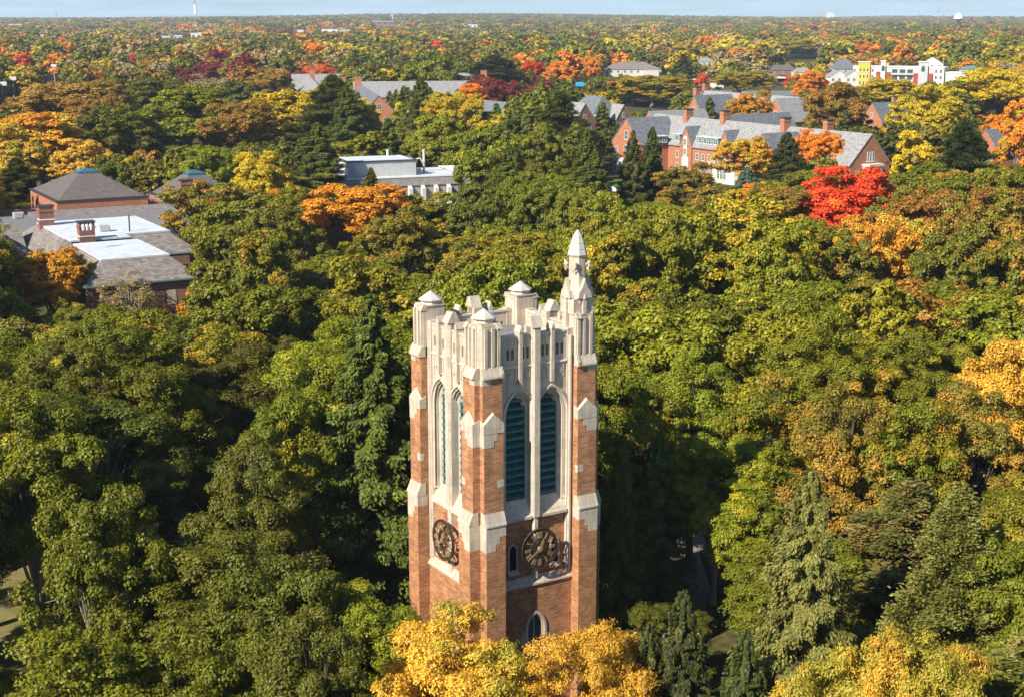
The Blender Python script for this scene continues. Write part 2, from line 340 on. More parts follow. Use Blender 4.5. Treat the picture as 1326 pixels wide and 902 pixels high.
for k in range(4):
    X = rot(k)
    # lower wall with the recessed clock panel above it
    b = MB(X)
    wall_arch(b, -2.82, 2.82, -4.18, 3.4, 9.1, 0, .55, 6.0, .95)
    b.box(-2.82, 2.82, -4.18, -3.9, 0, 3.4)
    for sx in (-1, 1):
        b.box(min(sx*1.35, sx*2.36), max(sx*1.35, sx*2.36), -3.97, -3.9, 9.1, 10.0)
    o = b.build('lower_wall', M['brick'], TW); flipfix(o)
    b = MB(X); loft_arch(b, 0, [(.26,-4.18),(.26,-4.26),(.1,-4.26),(.05,-4.12),(-.06,-4.05),(-.06,-3.92)], 6.0, .95, .55, 3.4)
    b.box(-.85, .85, -4.3, -3.93, 3.2, 3.42)
    for sx in (-1, 1):
        for j in range(5): b.box(min(sx*.78, sx*(1.0+.14*(j%2))), max(sx*.78, sx*(1.0+.14*(j%2))), -4.2, -4.16, 3.5+j*.5, 3.95+j*.5)
    w = b.build('stair_window_surround', M['stone'], TW); flipfix(w)
    b = MB(X); b.prism_y(arch(0, .5, 6.0, .9, 6, 3.42), -3.915, -3.903); b.build('window_pane', M['glass'], w)
    b = MB(X); b.box(-.04, .04, -3.96, -3.92, 3.42, 6.8); b.box(-.5, .5, -3.955, -3.92, 4.9, 4.98); b.build('window_bar', M['stone'], w)
    # sill under the clock, and the panel's small lancets
    b = MB(X); b.prism_x([(-4.3,9.1),(-4.3,9.22),(-3.95,9.68),(-3.9,9.68),(-3.9,9.1)], -2.82, 2.82); b.build('clock_panel_sill', M['stone'], TW)
    for sx in (-1, 1):
        b = MB(X); b.prism_y(arch(sx*1.62, .26, 11.6, .42, 5, 10.25), -3.93, -3.903); w = b.build('lancet_window', M['dark'], TW)
        b = MB(X); loft_arch(b, sx*1.62, [(.1,-3.903),(.1,-3.95),(0,-3.95),(0,-3.903)], 11.6, .42, .26, 10.25, 5)
        b.prism_x([(-4.12,10.0),(-4.12,10.08),(-3.93,10.3),(-3.9,10.3),(-3.9,10.0)], sx*1.62-.42, sx*1.62+.42); fr = b.build('lancet_sill', M['stone'], w); flipfix(fr)
    # belfry stage: stone front with two pointed openings
    b = MB(X)
    for sx in (-1, 1): wall_arch(b, min(0, sx*2.4), max(0, sx*2.4), -4.0, 14.9, 24.3, sx*1.2, 1.0, 20.6, 1.85)
    slots = [c + d for c in (-1.86, -.74, .74, 1.86) for d in (-.17, .17)]
    edges = [-2.4] + [e for c in slots for e in (c-.1, c+.1)] + [2.4]
    for i in range(0, len(edges), 2): b.box(edges[i], edges[i+1], -4.0, -3.55, 24.45, 25.15)
    b.box(-2.4, 2.4, -4.0, -3.55, 24.3, 24.45); b.box(-2.4, 2.4, -4.0, -3.55, 25.15, 25.85)
    o = b.build('belfry_wall', M['stone'], TW); flipfix(o)
    b = MB(X); b.box(-2.9, 2.9, -4.06, -3.48, 25.85, 25.97); b.prism_x([(-4.1,23.92),(-4.1,23.98),(-4.0,24.08),(-4.0,23.92)], -2.38, 2.38)
    b.build('parapet_coping', M['stone_cap'], TW)
    b = MB(X); b.box(-2.4, 2.4, -3.62, -3.58, 24.5, 25.1); b.build('frieze_slot_shade', M['dark'], TW) if k in (0, 3) else None  # dark sheet added as the painted shade within the slots
    for sx in (-1, 1):
        cx = sx*1.2
        b = MB(X); loft_arch(b, cx, [(.36,-4.0),(.36,-4.13),(.24,-4.13),(.2,-4.02),(.12,-3.98),(.12,-3.82),(.02,-3.82),(.0,-3.66),(-.1,-3.62),(-.28,-3.42),(-.28,-3.2)], 20.6, 1.85-.3, 1.0-.02, 14.6)
        sur = b.build('arch_surround', M['stone'], TW); flipfix(sur)
        b = MB(X)
        z = 14.9
        while z < 22.0:                                 # scalloped copper louvres
            h = .5; zz = z - 20.6
            hw = .72 if zz < 0 else max(.12, .72*math.cos(min(1.35, zz/1.5)))
            nsc = max(2, int(round(hw*2/.2)))
            for j in range(nsc):
                xa = cx - hw + 2*hw*j/nsc; xb = xa + 2*hw/nsc; xm = (xa+xb)/2
                b.add([(xa,-3.21,z+.44),(xb,-3.21,z+.44),(xb,-3.56,z+.27),(xa,-3.56,z+.27)], [(0,1,2,3)])
                b.add([(xa,-3.56,z+.27),(xb,-3.56,z+.27),(xb,-3.585,z+.20),(xm+.05,-3.60,z+.10),(xm-.05,-3.60,z+.10),(xa,-3.585,z+.20)], [(0,1,2,3,4,5)])
            z += h
        b.box(cx-.75, cx-.68, -3.5, -3.22, 14.8, 21.0); b.box(cx+.68, cx+.75, -3.5, -3.22, 14.8, 21.0)
        b.build('louvre', M['teal'], TW)
        # steep sill under each opening
        b = MB(X); x0, x1 = (cx-.88, cx+1.2) if sx > 0 else (cx-1.2, cx+.88)
        b.prism_x([(-4.22,13.72),(-4.22,13.9),(-4.12,13.98),(-3.5,14.95),(-3.2,14.95),(-3.2,13.72)], min(x0,x1), max(x0,x1)); b.build('belfry_sill', M['stone'], TW)
        # thin pier rising from the crown of the arch
        b = MB(X); b.box(cx-.12, cx+.12, -4.24, -3.95, 22.75, 26.2)
        b.prism_y([(cx-.16,26.2),(cx+.16,26.2),(cx,26.62)], -4.28, -3.6); b.box(cx-.12, cx+.12, -3.95, -3.6, 25.97, 26.2)
        b.build('thin_pier', M['stone'], TW)
        # blind tracery panels with shields
        for px_ in (cx-.62, cx+.62):
            b = MB(X)
            b.box(px_-.34, px_-.27, -4.05, -4.0, 22.95, 23.86); b.box(px_+.27, px_+.34, -4.05, -4.0, 22.95, 23.86)
            b.box(px_-.27, px_+.27, -4.05, -4.0, 23.78, 23.86)
            b.prism_y([(px_-.17,23.6),(px_+.17,23.6),(px_+.17,23.3),(px_,23.05),(px_-.17,23.3)], -4.07, -4.0)
            b.build('shield_panel', M['stone'], TW)
        # pilasters at the ends of the wall
        b = MB(X); b.box(min(sx*2.4, sx*2.82), max(sx*2.4, sx*2.82), -4.1, -3.5, 9.5, 26.05)
        b.prism_z([(sx*2.46,-4.1),(sx*2.54,-4.24),(sx*2.66,-4.24),(sx*2.74,-4.1)], 9.7, 25.6)
        o = b.build('pilaster', M['stone'], TW); flipfix(o)
    # central mullion and its gabled merlon
    b = MB(X); b.prism_z([(-.34,-3.2),(-.34,-4.12),(-.2,-4.3),(.2,-4.3),(.34,-4.12),(.34,-3.2)][::-1], 13.8, 26.4)
    b.prism_z([(-.2,-3.88),(-.2,-4.12),(-.12,-4.22),(.12,-4.22),(.2,-4.12),(.2,-3.88)][::-1], 9.5, 13.8)
    b.prism_x([(-4.36,26.4),(-4.0,27.08),(-3.75,27.08),(-3.4,26.4)], -.38, .38)
    b.box(-.34, .34, -4.0, -3.45, 25.97, 26.4)
    o = b.build('mullion', M['stone'], TW); flipfix(o)

# corner buttresses, eight of them, each stepping in as it rises
XA, XB = -4.25, -2.82; XM = (XA+XB)/2
for k in range(4):
    for mir in (False, True):
        X = rot(k, mir)
        b = MB(X); b.box(XA, XB, -5.03, -4.25, 0, 14.04); b.box(XA, XB, -4.77, -4.25, 14.04, 20.72); b.box(XA, XB, -4.62, -4.25, 20.72, 23.7)
        o = b.build('buttress', M['brick'], TW); flipfix(o)
        b = MB(X)
        b.prism_x([(-5.1,14.02),(-5.1,14.12),(-4.78,14.88),(-4.4,14.88),(-4.4,14.02)], XA-.03, XB+.03)
        b.box(XA-.02, XB+.012, -5.045, -4.27, 13.3, 14.02); b.box(XA-.02, XA+.98, -5.045, -4.27, 12.85, 13.3); b.box(XA-.02, XA+.68, -5.045, -4.27, 12.35, 12.85)
        o = b.build('weathering', M['stone'], o0 := o); flipfix(o)
        b = MB(X)       # gabled weathering
        yf, yb = -4.80, -4.62
        b.add([(XA-.03,yf,20.1),(XB+.03,yf,20.1),(XB+.03,yf,20.7),(XM,yf,21.38),(XA-.03,yf,20.7),
               (XA-.03,-4.3,20.1),(XB+.03,-4.3,20.1),(XB+.03,-4.3,20.95),(XM,-4.3,21.62),(XA-.03,-4.3,20.95)],
              [(0,1,2,3,4),(9,8,7,6,5),(0,5,6,1),(1,6,7,2),(2,7,8,3),(3,8,9,4),(4,9,5,0)])
        b.box(XA-.02, XA+1.0, -4.785, -4.27, 19.62, 20.1); b.box(XA-.02, XA+.72, -4.785, -4.27, 19.2, 19.62)
        o = b.build('gabled_weathering', M['stone'], o0); flipfix(o)
        b = MB(X); b.box(XB-.45, XB+.012, -4.782, -4.5, 16.5, 16.98); o = b.build('quoin_block', M['stone'], o0); flipfix(o)
        b = MB(X)       # top weathering with its little horns
        b.prism_x([(-4.78,23.62),(-4.78,23.72),(-4.52,24.3),(-4.3,24.3),(-4.3,23.62)], XA-.02, XB+.02)
        b.prism_x([(-4.80,23.62),(-4.80,23.9),(-4.58,24.3),(-4.3,24.35),(-4.3,23.62)], XB-.16, XB+.04)
        b.box(XA-.01, XA+.62, -4.63, -4.27, 23.2, 23.62)
        o = b.build('top_weathering', M['stone'], o0); flipfix(o)
        b = MB(X)       # fluted stone shaft of the crown
        b.box(XA+.12, XB-.02, -4.42, -4.15, 24.2, 26.93)
        for xx in (XA+.22, XM+.02, XB-.28): b.box(xx, xx+.2, -4.55, -4.42, 24.25, 26.75)
        b.prism_x([(-4.6,26.7),(-4.42,27.02),(-4.15,27.02),(-4.15,26.7)], XB-.36, XB+.02)
        o = b.build('crown_shaft', M['stone'], TW); flipfix(o)
for k in range(4):
    X = rot(k)
    b = MB(X); b.box(XA, XB, XA, XB, 0, 23.7); o = b.build('corner_pier', M['brick'], TW)
    b = MB(X); b.box(XA+.1, XB, XA+.1, XB, 23.7, 26.95); b.prism_z([(XA-.12,XA+.12),(XA+.12,XA-.12),(XA+.36,XA+.12),(XA+.12,XA+.36)], 20.4, 27.0)
    b.box(XA+.02, XB+.06, XA+.02, XB+.06, 26.95, 27.02)
    o = b.build('crown_pier', M['stone'], TW); flipfix(o)
    cx, cy, _ = X((-3.5, -3.5, 0))
    if k != 1:
        b = MB(); b.lathe(cx, cy, [(.66,27.02),(.66,27.24),(.82,27.27),(.82,27.33),(.06,27.84),(.0,27.88)]); b.build('corner_cap', M['stone_cap'], TW)
    else:
        sp = MB(); sp.box(cx-.78, cx+.78, cy-.78, cy+.78, 26.9, 27.9)
        sp.lathe(cx, cy, [(.88,27.6),(.88,28.15),(.60,28.95),(.55,29.1),(.55,30.5),(.60,30.6)])
        sb = sp.build('spire_shaft', M['stone'], TW)
        sp = MB(); sp.lathe(cx, cy, [(.60,30.6),(.66,30.68),(.56,31.02),(.57,31.06),(.46,31.40),(.47,31.44),(.33,31.78),(.34,31.82),(.12,32.18),(0,32.3)]); sp.build('spire_cap', M['stone_cap'], sb)
        for q in range(4):
            a = q*math.pi/2; ca, sa = math.cos(a), math.sin(a)
            T = lambda p: (cx + p[0]*ca - p[1]*sa, cy + p[0]*sa + p[1]*ca, p[2])
            b = MB(T)          # ogee gablet on each side
            og = [(-.54,27.95),(.54,27.95),(.44,28.35),(.22,28.62),(.06,29.0),(0,29.25),(-.06,29.0),(-.22,28.62),(-.44,28.35)]
            b.prism_y(og, -.93, -.65); o = b.build('gablet', M['stone'], sb); flipfix(o)
            b = MB(T); b.box(-.13,.13,-.92,-.7,24.4,27.9)
            b.lathe(0, -.82, [(.2,27.9),(.2,28.0),(.02,28.6)], 6); b.build('pinnacle', M['stone'], sb)
            T2 = lambda p, a=a+math.pi/4: (cx + p[0]*math.cos(a) - p[1]*math.sin(a), cy + p[0]*math.sin(a) + p[1]*math.cos(a), p[2])
            b = MB(T2)         # carved beast clinging to the shaft
            b.tube([(0,-.58,29.75),(.02,-.72,29.85),(0,-.76,30.05),(.03,-.74,30.2),(0,-.86,30.28)], [.06,.12,.14,.1,.05])
            b.box(-.2,.2,-.66,-.58,30.0,30.15); b.tube([(-.05,-.7,29.85),(-.14,-.78,29.68),(-.1,-.7,29.6)],[.05,.05,.03]); b.tube([(.05,-.7,29.85),(.14,-.78,29.68),(.1,-.7,29.6)],[.05,.05,.03])
            b.build('carved_figure', M['stone'], sb, True)
        b = MB(X)
        for xx in (XA, XB-.06): b.box(xx, xx+.24, XA-.06, XA+.3, 26.9, 27.9)
        b.build('spire_corner_shaft', M['stone'], sb)

# clocks: open skeleton dials with Roman numerals, one on each face
def ring(mb, r0, r1, y0, y1, n=48, cz=0):
    vs = []; fs = []
    for i in range(n):
        a = 2*math.pi*i/n; c, s_ = math.cos(a), math.sin(a)
        vs += [(r0*c,y0,cz+r0*s_),(r1*c,y0,cz+r1*s_),(r1*c,y1,cz+r1*s_),(r0*c,y1,cz+r0*s_)]
        j = (i+1) % n
        for e in range(4): fs.append((4*i+e, 4*i+(e+1)%4, 4*j+(e+1)%4, 4*j+e))
    mb.add(vs, fs)
NUM = ['XII','I','II','III','IIII','V','VI','VII','VIII','IX','X','XI']
CZ = 11.75
for k in range(4):
    X = rot(k); Xc = lambda p, X=X: X((p[0], p[1]-4.62, p[2]+CZ))
    b = MB(Xc); ring(b, 1.20, 1.36, -.05, .05); ring(b, .62, .69, -.04, .04); ring(b, 1.355, 1.385, -.09, .09)
    for i in range(12):
        a = i*math.pi/6 + math.pi/12; b.bar((.66*math.sin(a),0,.66*math.cos(a)), (1.22*math.sin(a),0,1.22*math.cos(a)), .035, .05, up=(0,1,0))
    for sx, sz in ((-.8,-.8),(.8,-.8),(-.8,.8),(.8,.8)): b.bar((sx*1.05,.03,sz*1.05), (sx*1.0,.65,sz*1.0), .06)
    for a in (math.pi/4, 3*math.pi/4): b.bar((-.64*math.cos(a),0,-.64*math.sin(a)), (.64*math.cos(a),0,.64*math.sin(a)), .04, .05, up=(0,1,0))
    ck = b.build('clock', M['bronze'], TW); flipfix(ck)
    for i, t_ in enumerate(NUM):
        a = i*math.pi/6
        def place(u, v): r = .72 + v*.42; return (math.sin(a)*r + math.cos(a)*u, -.075, math.cos(a)*r - math.sin(a)*u)
        b = MB(Xc); wd = {'I': .075, 'V': .16, 'X': .16}; tot = sum(wd[c] for c in t_); u = -tot/2
        for c in t_:
            w_ = wd[c]
            if c == 'I': b.bar(place(u+w_/2, 0), place(u+w_/2, 1), .036, .05, up=(0,1,0))
            elif c == 'V': b.bar(place(u+.025, 1), place(u+w_/2, 0), .045, .05, up=(0,1,0)); b.bar(place(u+w_-.03, 1), place(u+w_/2, 0), .03, .04, up=(0,1,0))
            else: b.bar(place(u+.025, 1), place(u+w_-.03, 0), .045, .05, up=(0,1,0)); b.bar(place(u+w_-.03, 1), place(u+.03, 0), .03, .04, up=(0,1,0))
            u += w_
        b.build('numeral', M['gold'], ck)
    for name, deg, ln, wd_ in (('minute_hand', 39*6, 1.12, .065), ('hour_hand', 19.5, .72, .11)):
        a = math.radians(deg); b = MB(Xc); p = lambda r, u: (math.sin(a)*r + math.cos(a)*u, 0, math.cos(a)*r - math.sin(a)*u)
        y0 = -.13 if ln > 1 else -.17
        poly = [(-.22,-.05),(.1,-wd_*.7),(ln*.62,-wd_),(ln,0),(ln*.62,wd_),(.1,wd_*.7),(-.22,.05)]
        vs = [(p(r,u)[0], y0, p(r,u)[2]) for r, u in poly] + [(p(r,u)[0], y0+.03, p(r,u)[2]) for r, u in poly]; n = len(poly)
        b.add(vs, [tuple(range(n)), tuple(range(2*n-1, n-1, -1))] + [(i, i+n, (i+1)%n+n, (i+1)%n) for i in range(n)])
        o = b.build(name, M['gold'], ck); flipfix(o)
    b = MB(Xc); ring(b, .0, .14, -.2, .1, 16); b.bar((0,.1,0),(0,.7,0),.09); o = b.build('hub', M['gold'], ck); flipfix(o)

# ------------------------------------------------------------------ buildings
A31 = math.radians(31)
def frame(o, ang):                      # local (u east-ish, v towards the camera along the long axis)
    return o
def building(name, loc, deg, label, cat='building', group=None):
    return thing(name, (*loc, 0), math.radians(deg), label, cat, group)
def gable_bar(P, x0, x1, y0, y1, eave, ridge, axis, wall, roof, over=.5, hip=0, wallz=0, th=.25):
    """gable (or hipped) roofed wing, ridge along axis 'x' or 'y' in the building's own frame"""
    b = MB(); X = None
    if axis == 'y':
        xm = (x0+x1)/2
        if hip: b.box(x0, x1, y0, y1, wallz, eave)
        else: b.prism_y([(x0,wallz),(x1,wallz),(x1,eave),(xm,ridge-.05),(x0,eave)], y0, y1)
        s_ = (ridge-eave)/(xm-x0); ze = eave - over*s_; r = MB()
        def slab(ya, yb, yra, yrb):
            vs = [(x0-over,ya,ze),(xm,yra,ridge),(xm,yrb,ridge),(x0-over,yb,ze),(x1+over,ya,ze),(x1+over,yb,ze)]
            top = [(v[0],v[1],v[2]+th) for v in vs]
            f = [(0,3,2,1),(4,1,2,5)]
            r.add(vs + top, [(6,7,8,9),(10,11,8,7)] + [tuple(reversed(q)) for q in f] + [(0,6,9,3),(4,5,11,10),(0,1,7,6),(1,4,10,7),(3,9,8,2),(2,8,11,5)])
        slab(y0-.15+0, y1+.15, y0-.15+hip, y1+.15-hip)
    else:
        ym = (y0+y1)/2
        if hip: b.box(x0, x1, y0, y1, wallz, eave)
        else: b.prism_x([(y0,wallz),(y1,wallz),(y1,eave),(ym,ridge-.05),(y0,eave)], x0, x1)
        s_ = (ridge-eave)/(ym-y0); ze = eave - over*s_; r = MB()
        vs = [(x0-.15,y0-over,ze),(x0-.15+hip,ym,ridge),(x1+.15-hip,ym,ridge),(x1+.15,y0-over,ze),(x0-.15,y1+over,ze),(x1+.15,y1+over,ze)]
        top = [(v[0],v[1],v[2]+th) for v in vs]
        r.add(vs + top, [(6,9,8,7),(10,7,8,11),(0,1,2,3),(1,4,5,2),(0,3,9,6),(4,10,11,5),(0,6,7,1),(1,7,10,4),(3,2,8,9),(2,5,11,8)])
    w = b.build('wall', M[wall], P); flipfix(w)
    if hip:      # hipped ends are closed by their own slopes
        if axis == 'y': r.add([(x0-over,y0-.15,ze+th),(x1+over,y0-.15,ze+th),(xm,y0-.15+hip,ridge+th),(x0-over,y1+.15,ze+th),(x1+over,y1+.15,ze+th),(xm,y1+.15-hip,ridge+th)], [(0,1,2),(4,3,5)])
        else: r.add([(x0-.15,y0-over,ze+th),(x0-.15,y1+over,ze+th),(x0-.15+hip,ym,ridge+th),(x1+.15,y0-over,ze+th),(x1+.15,y1+over,ze+th),(x1+.15-hip,ym,ridge+th)], [(1,0,2),(3,4,5)])
    ro = r.build('roof', M[roof], P); flipfix(ro)
    return w, ro
def chimney(P, x, y, z0, z1, w=1.6, d=1.2, mat='hallbrick', band=True):
    b = MB(); b.box(x-w/2, x+w/2, y-d/2, y+d/2, z0, z1); b.box(x-w/2-.1, x+w/2+.1, y-d/2-.1, y+d/2+.1, z1-.9, z1-.6)
    c = b.build('chimney', M[mat], P)
    b = MB(); b.box(x-w/2-.15, x+w/2+.15, y-d/2-.15, y+d/2+.15, z1, z1+.25); b.build('chimney_cap', M['darkmetal'] if mat != 'museum' else M['whitetrim'], c)
    return c
def window(P, x, y, z, w, h, face, mull=1, frame='whitetrim', arched=False):
    """window whose outer face looks along face ('-x','-y','+x','+y') at wall position; the frame stands proud of the wall"""
    T = {'-y': lambda p: (x+p[0], y+p[1], z+p[2]), '-x': lambda p: (x+p[1], y-p[0], z+p[2]),
         '+x': lambda p: (x-p[1], y+p[0], z+p[2]), '+y': lambda p: (x-p[0], y-p[1], z+p[2])}[face]
    b = MB(T); t = .12
    b.box(-w/2-t, -w/2, -.07, .05, -t, h+t); b.box(w/2, w/2+t, -.07, .05, -t, h+t)
    b.box(-w/2, w/2, -.07, .05, h, h+t); b.box(-w/2-.15, w/2+.15, -.14, .05, -t-.1, -.02)
    for i in range(mull): xx = -w/2 + w*(i+1)/(mull+1); b.box(xx-.04, xx+.04, -.06, .03, 0, h)
    b.box(-w/2, w/2, -.055, .02, h*.5-.03, h*.5+.03)
    f = b.build('window', M[frame], P)
    b = MB(T); b.box(-w/2, w/2, -.03, .01, 0, h); b.build('pane', M['glass'], f)
    return f
def dormer(P, x, y, z, w, h, depth, face='-x', n=3, roof='whiteroof'):
    T = {'-x': lambda p: (x+p[1], y-p[0], z+p[2]), '-y': lambda p: (x+p[0], y+p[1], z+p[2])}[face]
    b = MB(T); b.box(-w/2, w/2, 0, depth, 0, h); d = b.build('dormer', M['copper_gutter'], P)
    b = MB(T); b.box(-w/2-.3, w/2+.3, -.4, depth, h, h+.22); b.build('dormer_roof', M[roof], d)
    for i in range(n):
        xx = -w/2 + w*(i+.5)/n; px_, py_, pz_ = T((xx, 0, .35))
        f = window(P, px_, py_, pz_, w/n*.55, h-.7, face); f.name = 'dormer_window'
    return d

# -- the long residence hall with gables (frame: x east-ish, y away from the camera along the ridge; built with -y running towards us)
H1 = building('residence_hall', (48, 443), 31, 'long orange brick residence hall with grey slate roof and cross gables behind the red maple', 'building')
gable_bar(H1, -6.8, 6.8, -84, 8, 9, 16.2, 'y', 'hallbrick', 'slate')
gable_bar(H1, -17, -2, -8, 6.5, 9, 16.0, 'x', 'hallbrick', 'slate_blue')
gable_bar(H1, -14, -2, -64.5, -52.5, 9, 15.2, 'x', 'hallbrick', 'slate_blue')
gable_bar(H1, 2, 24, 8, 20, 9, 16.6, 'x', 'hallbrick', 'slate')
gable_bar(H1, 4, 30, -26, -12, 9, 17.2, 'x', 'hallbrick', 'slate_blue')
for gy, mat in ((-17.0, 'slate_blue'), (-34.6, 'slate_blue')):          # gabled bays on the long front
    gable_bar(H1, -7.3, -1, gy-2.7, gy+2.7, 9.2, 14.2, 'x', 'hallbrick', mat, .15)
    b = MB(); b.box(-7.5, -7.3, gy-.75, gy+.75, 5.6, 11.6); b.prism_y([(-7.5,0),(-7.5,5.6),(-7.3,5.6),(-7.3,0)], gy-1.5, gy+1.5)
    bay = b.build('stone_bay', M['cream'], H1); flipfix(bay)
    for z_ in (6.3, 9.1): window(H1, -7.52, gy, z_, .95, 1.7, '-x').name = 'bay_window'
for y_ in (-12.5, -21.8, -24.6, -27.4, -30.2, -39.5, -42.5, -45.5, -48.5): 
    window(H1, -6.82, y_, 5.2, 1.1, 1.7, '-x'); window(H1, -6.82, y_, 1.6, 1.1, 1.8, '-x')
for yc, w_, n_ in ((-25.8, 9.5, 4), (-44, 11, 4), (-11.5, 2.8, 1)):
    dormer(H1, -6.2, yc, 9.7, w_, 2.0, 3.4, '-x', n_)
dormer(H1, -4.8, -73.5, 10.2, 4, 2.2, 3.2, '-x', 2)
gable_bar(H1, -6.0, -1, -71.2, -68.2, 10.2, 13.6, 'x', 'hallbrick', 'slate_blue', .15)
dormer(H1, -10, -8.6, 9.0, 5, 2.0, 3, '-y', 2)
for z_, w_, h_ in ((10.0, 1.4, 2.4), (5.6, 1.6, 2.6)): window(H1, -17.02, -.8, z_, w_, h_, '-x', 1)
for y_ in (-5.2, 4.0): window(H1, -17.02, y_, 5.8, 1.0, 1.7, '-x'); window(H1, -17.02, y_, 1.2, 1.3, 2.6, '-x')
b = MB(); b.box(-19, -17, -4, 3, 0, 4.2); b.box(-19.1, -16.95, -4.1, 3.1, 4.2, 4.6); bw = b.build('stone_bay', M['cream'], H1)
for y_ in (-2.8, -.6, 1.6): window(H1, -19.02, y_, 1.0, 1.2, 2.6, '-x').name = 'bay_window'
b = MB(); b.prism_z([(-6.8,-44),(-10.2,-42.8),(-10.8,-40),(-10.8,-36),(-10.2,-33.2),(-6.8,-32)], 0, 5.2); b.prism_z([(-6.8,-44.2),(-10.4,-43),(-11,-40),(-11,-36),(-10.4,-33),(-6.8,-31.8)], 5.2, 6.0)
o = b.build('stone_bay', M['cream'], H1); flipfix(o)
for y_ in (-39.4, -38, -36.6): window(H1, -10.82, y_, 1.3, .95, 3.0, '-x').name = 'bay_window'
# the dark gable end facing the right of the picture
for x_ in (-.9, 0, .9): window(H1, x_, -84.02, 9.6, .45, 2.2, '-y', 0)
for x_ in (-4.4, 4.4): window(H1, x_, -84.02, 5.4, 1.2, 1.8, '-y')
b = MB(); b.prism_z([(-2.6,-84),(-2.2,-86.2),(2.2,-86.2),(2.6,-84)], 0, 8.4); b.prism_z([(-2.9,-84),(-2.5,-86.5),(2.5,-86.5),(2.9,-84)], 8.4, 9.0); o = b.build('stone_oriel', M['cream'], H1); flipfix(o)
for z_ in (1.4, 5.2):
    for x_ in (-1.3, 0, 1.3): window(H1, x_, -86.22, z_, .8, 2.4, '-y', 0).name = 'oriel_window'
for y_, x_, z_ in ((-9, -.5, 18.6), (-25.5, 0, 19), (-52.5, -1, 18.6), (-66.5, 1.5, 18.8)): chimney(H1, x_, y_, 13, z_, 2.4, 1.7)

# -- brick halls behind it
H2 = building('residence_hall', (97.5, 551), 31, 'distant orange brick hall with twin gables and chimneys behind the long residence hall', 'building')
gable_bar(H2, -7, 7, -18, 40, 9, 16.5, 'y', 'hallbrick', 'slate')
gable_bar(H2, -2, 14, 34, 48, 9, 16.5, 'x', 'hallbrick', 'slate_blue')
gable_bar(H2, -14, 12, -24, -12, 9, 16.5, 'x', 'hallbrick', 'slate')
gable_bar(H2, -9, 0, -7, -1, 9.5, 14.2, 'x', 'hallbrick', 'slate_blue', .2)
gable_bar(H2, -22, -4, 14, 24, 9, 16.2, 'x', 'hallbrick', 'slate_blue')
for a_ in ((-14.02,-21,4.8),(-14.02,-15,4.8),(-14.02,-18,10.2),(-14.02,-21,1.2),(-14.02,-15,1.2),(-9.02,-4,9.8),(-9.02,-4,5.2),(-22.02,17,4.8),(-22.02,21,4.8),(-22.02,19,10)): window(H2, a_[0], a_[1], a_[2], 1.4, 1.9, '-x')
chimney(H2, -17, 24, 9, 19, 2, 2); chimney(H2, -12, -11, 12, 19.4, 1.8, 1.6); chimney(H2, 3, 44, 12, 19.4, 1.8, 1.6)
H3 = building('gabled_house', (137, 541), 31, 'small orange brick gable peeping out right of the bronze tree', 'house')
gable_bar(H3, -6, 16, -5.5, 5.5, 8, 14.5, 'x', 'hallbrick', 'slate_blue'); window(H3, -6.02, 0, 4.6, 1.4, 1.8, '-x'); window(H3, -6.02, 0, 9.4, 1, 1.5, '-x'); chimney(H3, 6, 1, 12, 16.5)
# -- roof behind the orange tree at the right edge
H4 = building('gabled_house', (140, 420), 31, 'grey roofed brick house half hidden by the orange tree at the right edge', 'house')
gable_bar(H4, -6, 26, -6, 6, 7.5, 14, 'x', 'hallbrick', 'slate_blue'); gable_bar(H4, 4, 12, -12, -3, 7.5, 12.5, 'y', 'hallbrick', 'slate')
window(H4, -6.02, -2, 4.2, 1.2, 1.8, '-x'); window(H4, -6.02, 2, 4.2, 1.2, 1.8, '-x'); window(H4, 8, -12.02, 4.2, 1.4, 1.8, '-y'); chimney(H4, 3, 1, 11, 16)
# -- darker brick hall left of the long one
H5 = building('residence_hall', (31, 552), 31, 'brick hall with dark shaded gables and hipped slate roof, between trees above the tower', 'building')
gable_bar(H5, -8, 8, -10, 10, 9, 16.2, 'y', 'pinkbrick', 'slate_blue', hip=5)
gable_bar(H5, 0, 6.5, -14.5, -6, 8.6, 13.6, 'y', 'pinkbrick', 'slate', .3)
gable_bar(H5, -22, -13, -20, 10, 8.6, 15.0, 'y', 'pinkbrick', 'slate')
gable_bar(H5, -48, -36, -14, 16, 8.6, 15.4, 'y', 'pinkbrick', 'slate_blue')
gable_bar(H5, -44, -6, 4, 12, 8.2, 13.4, 'x', 'pinkbrick', 'slate')
dormer(H5, -4, -10.5, 7.6, 5, 2.2, 4, '-y', 3)
for x_, y_, z_ in ((3.2,-14.52,9.2),(1.6,-14.52,5.2),(4.8,-14.52,5.2),(-17.5,-20.02,9.2),(-19.5,-20.02,5),(-15.5,-20.02,5),(-42,-14.02,9.2),(-44,-14.02,5),(-40,-14.02,5)): window(H5, x_, y_, z_, 1.1, 1.8, '-y')
chimney(H5, -17, 2, 12, 17.2)
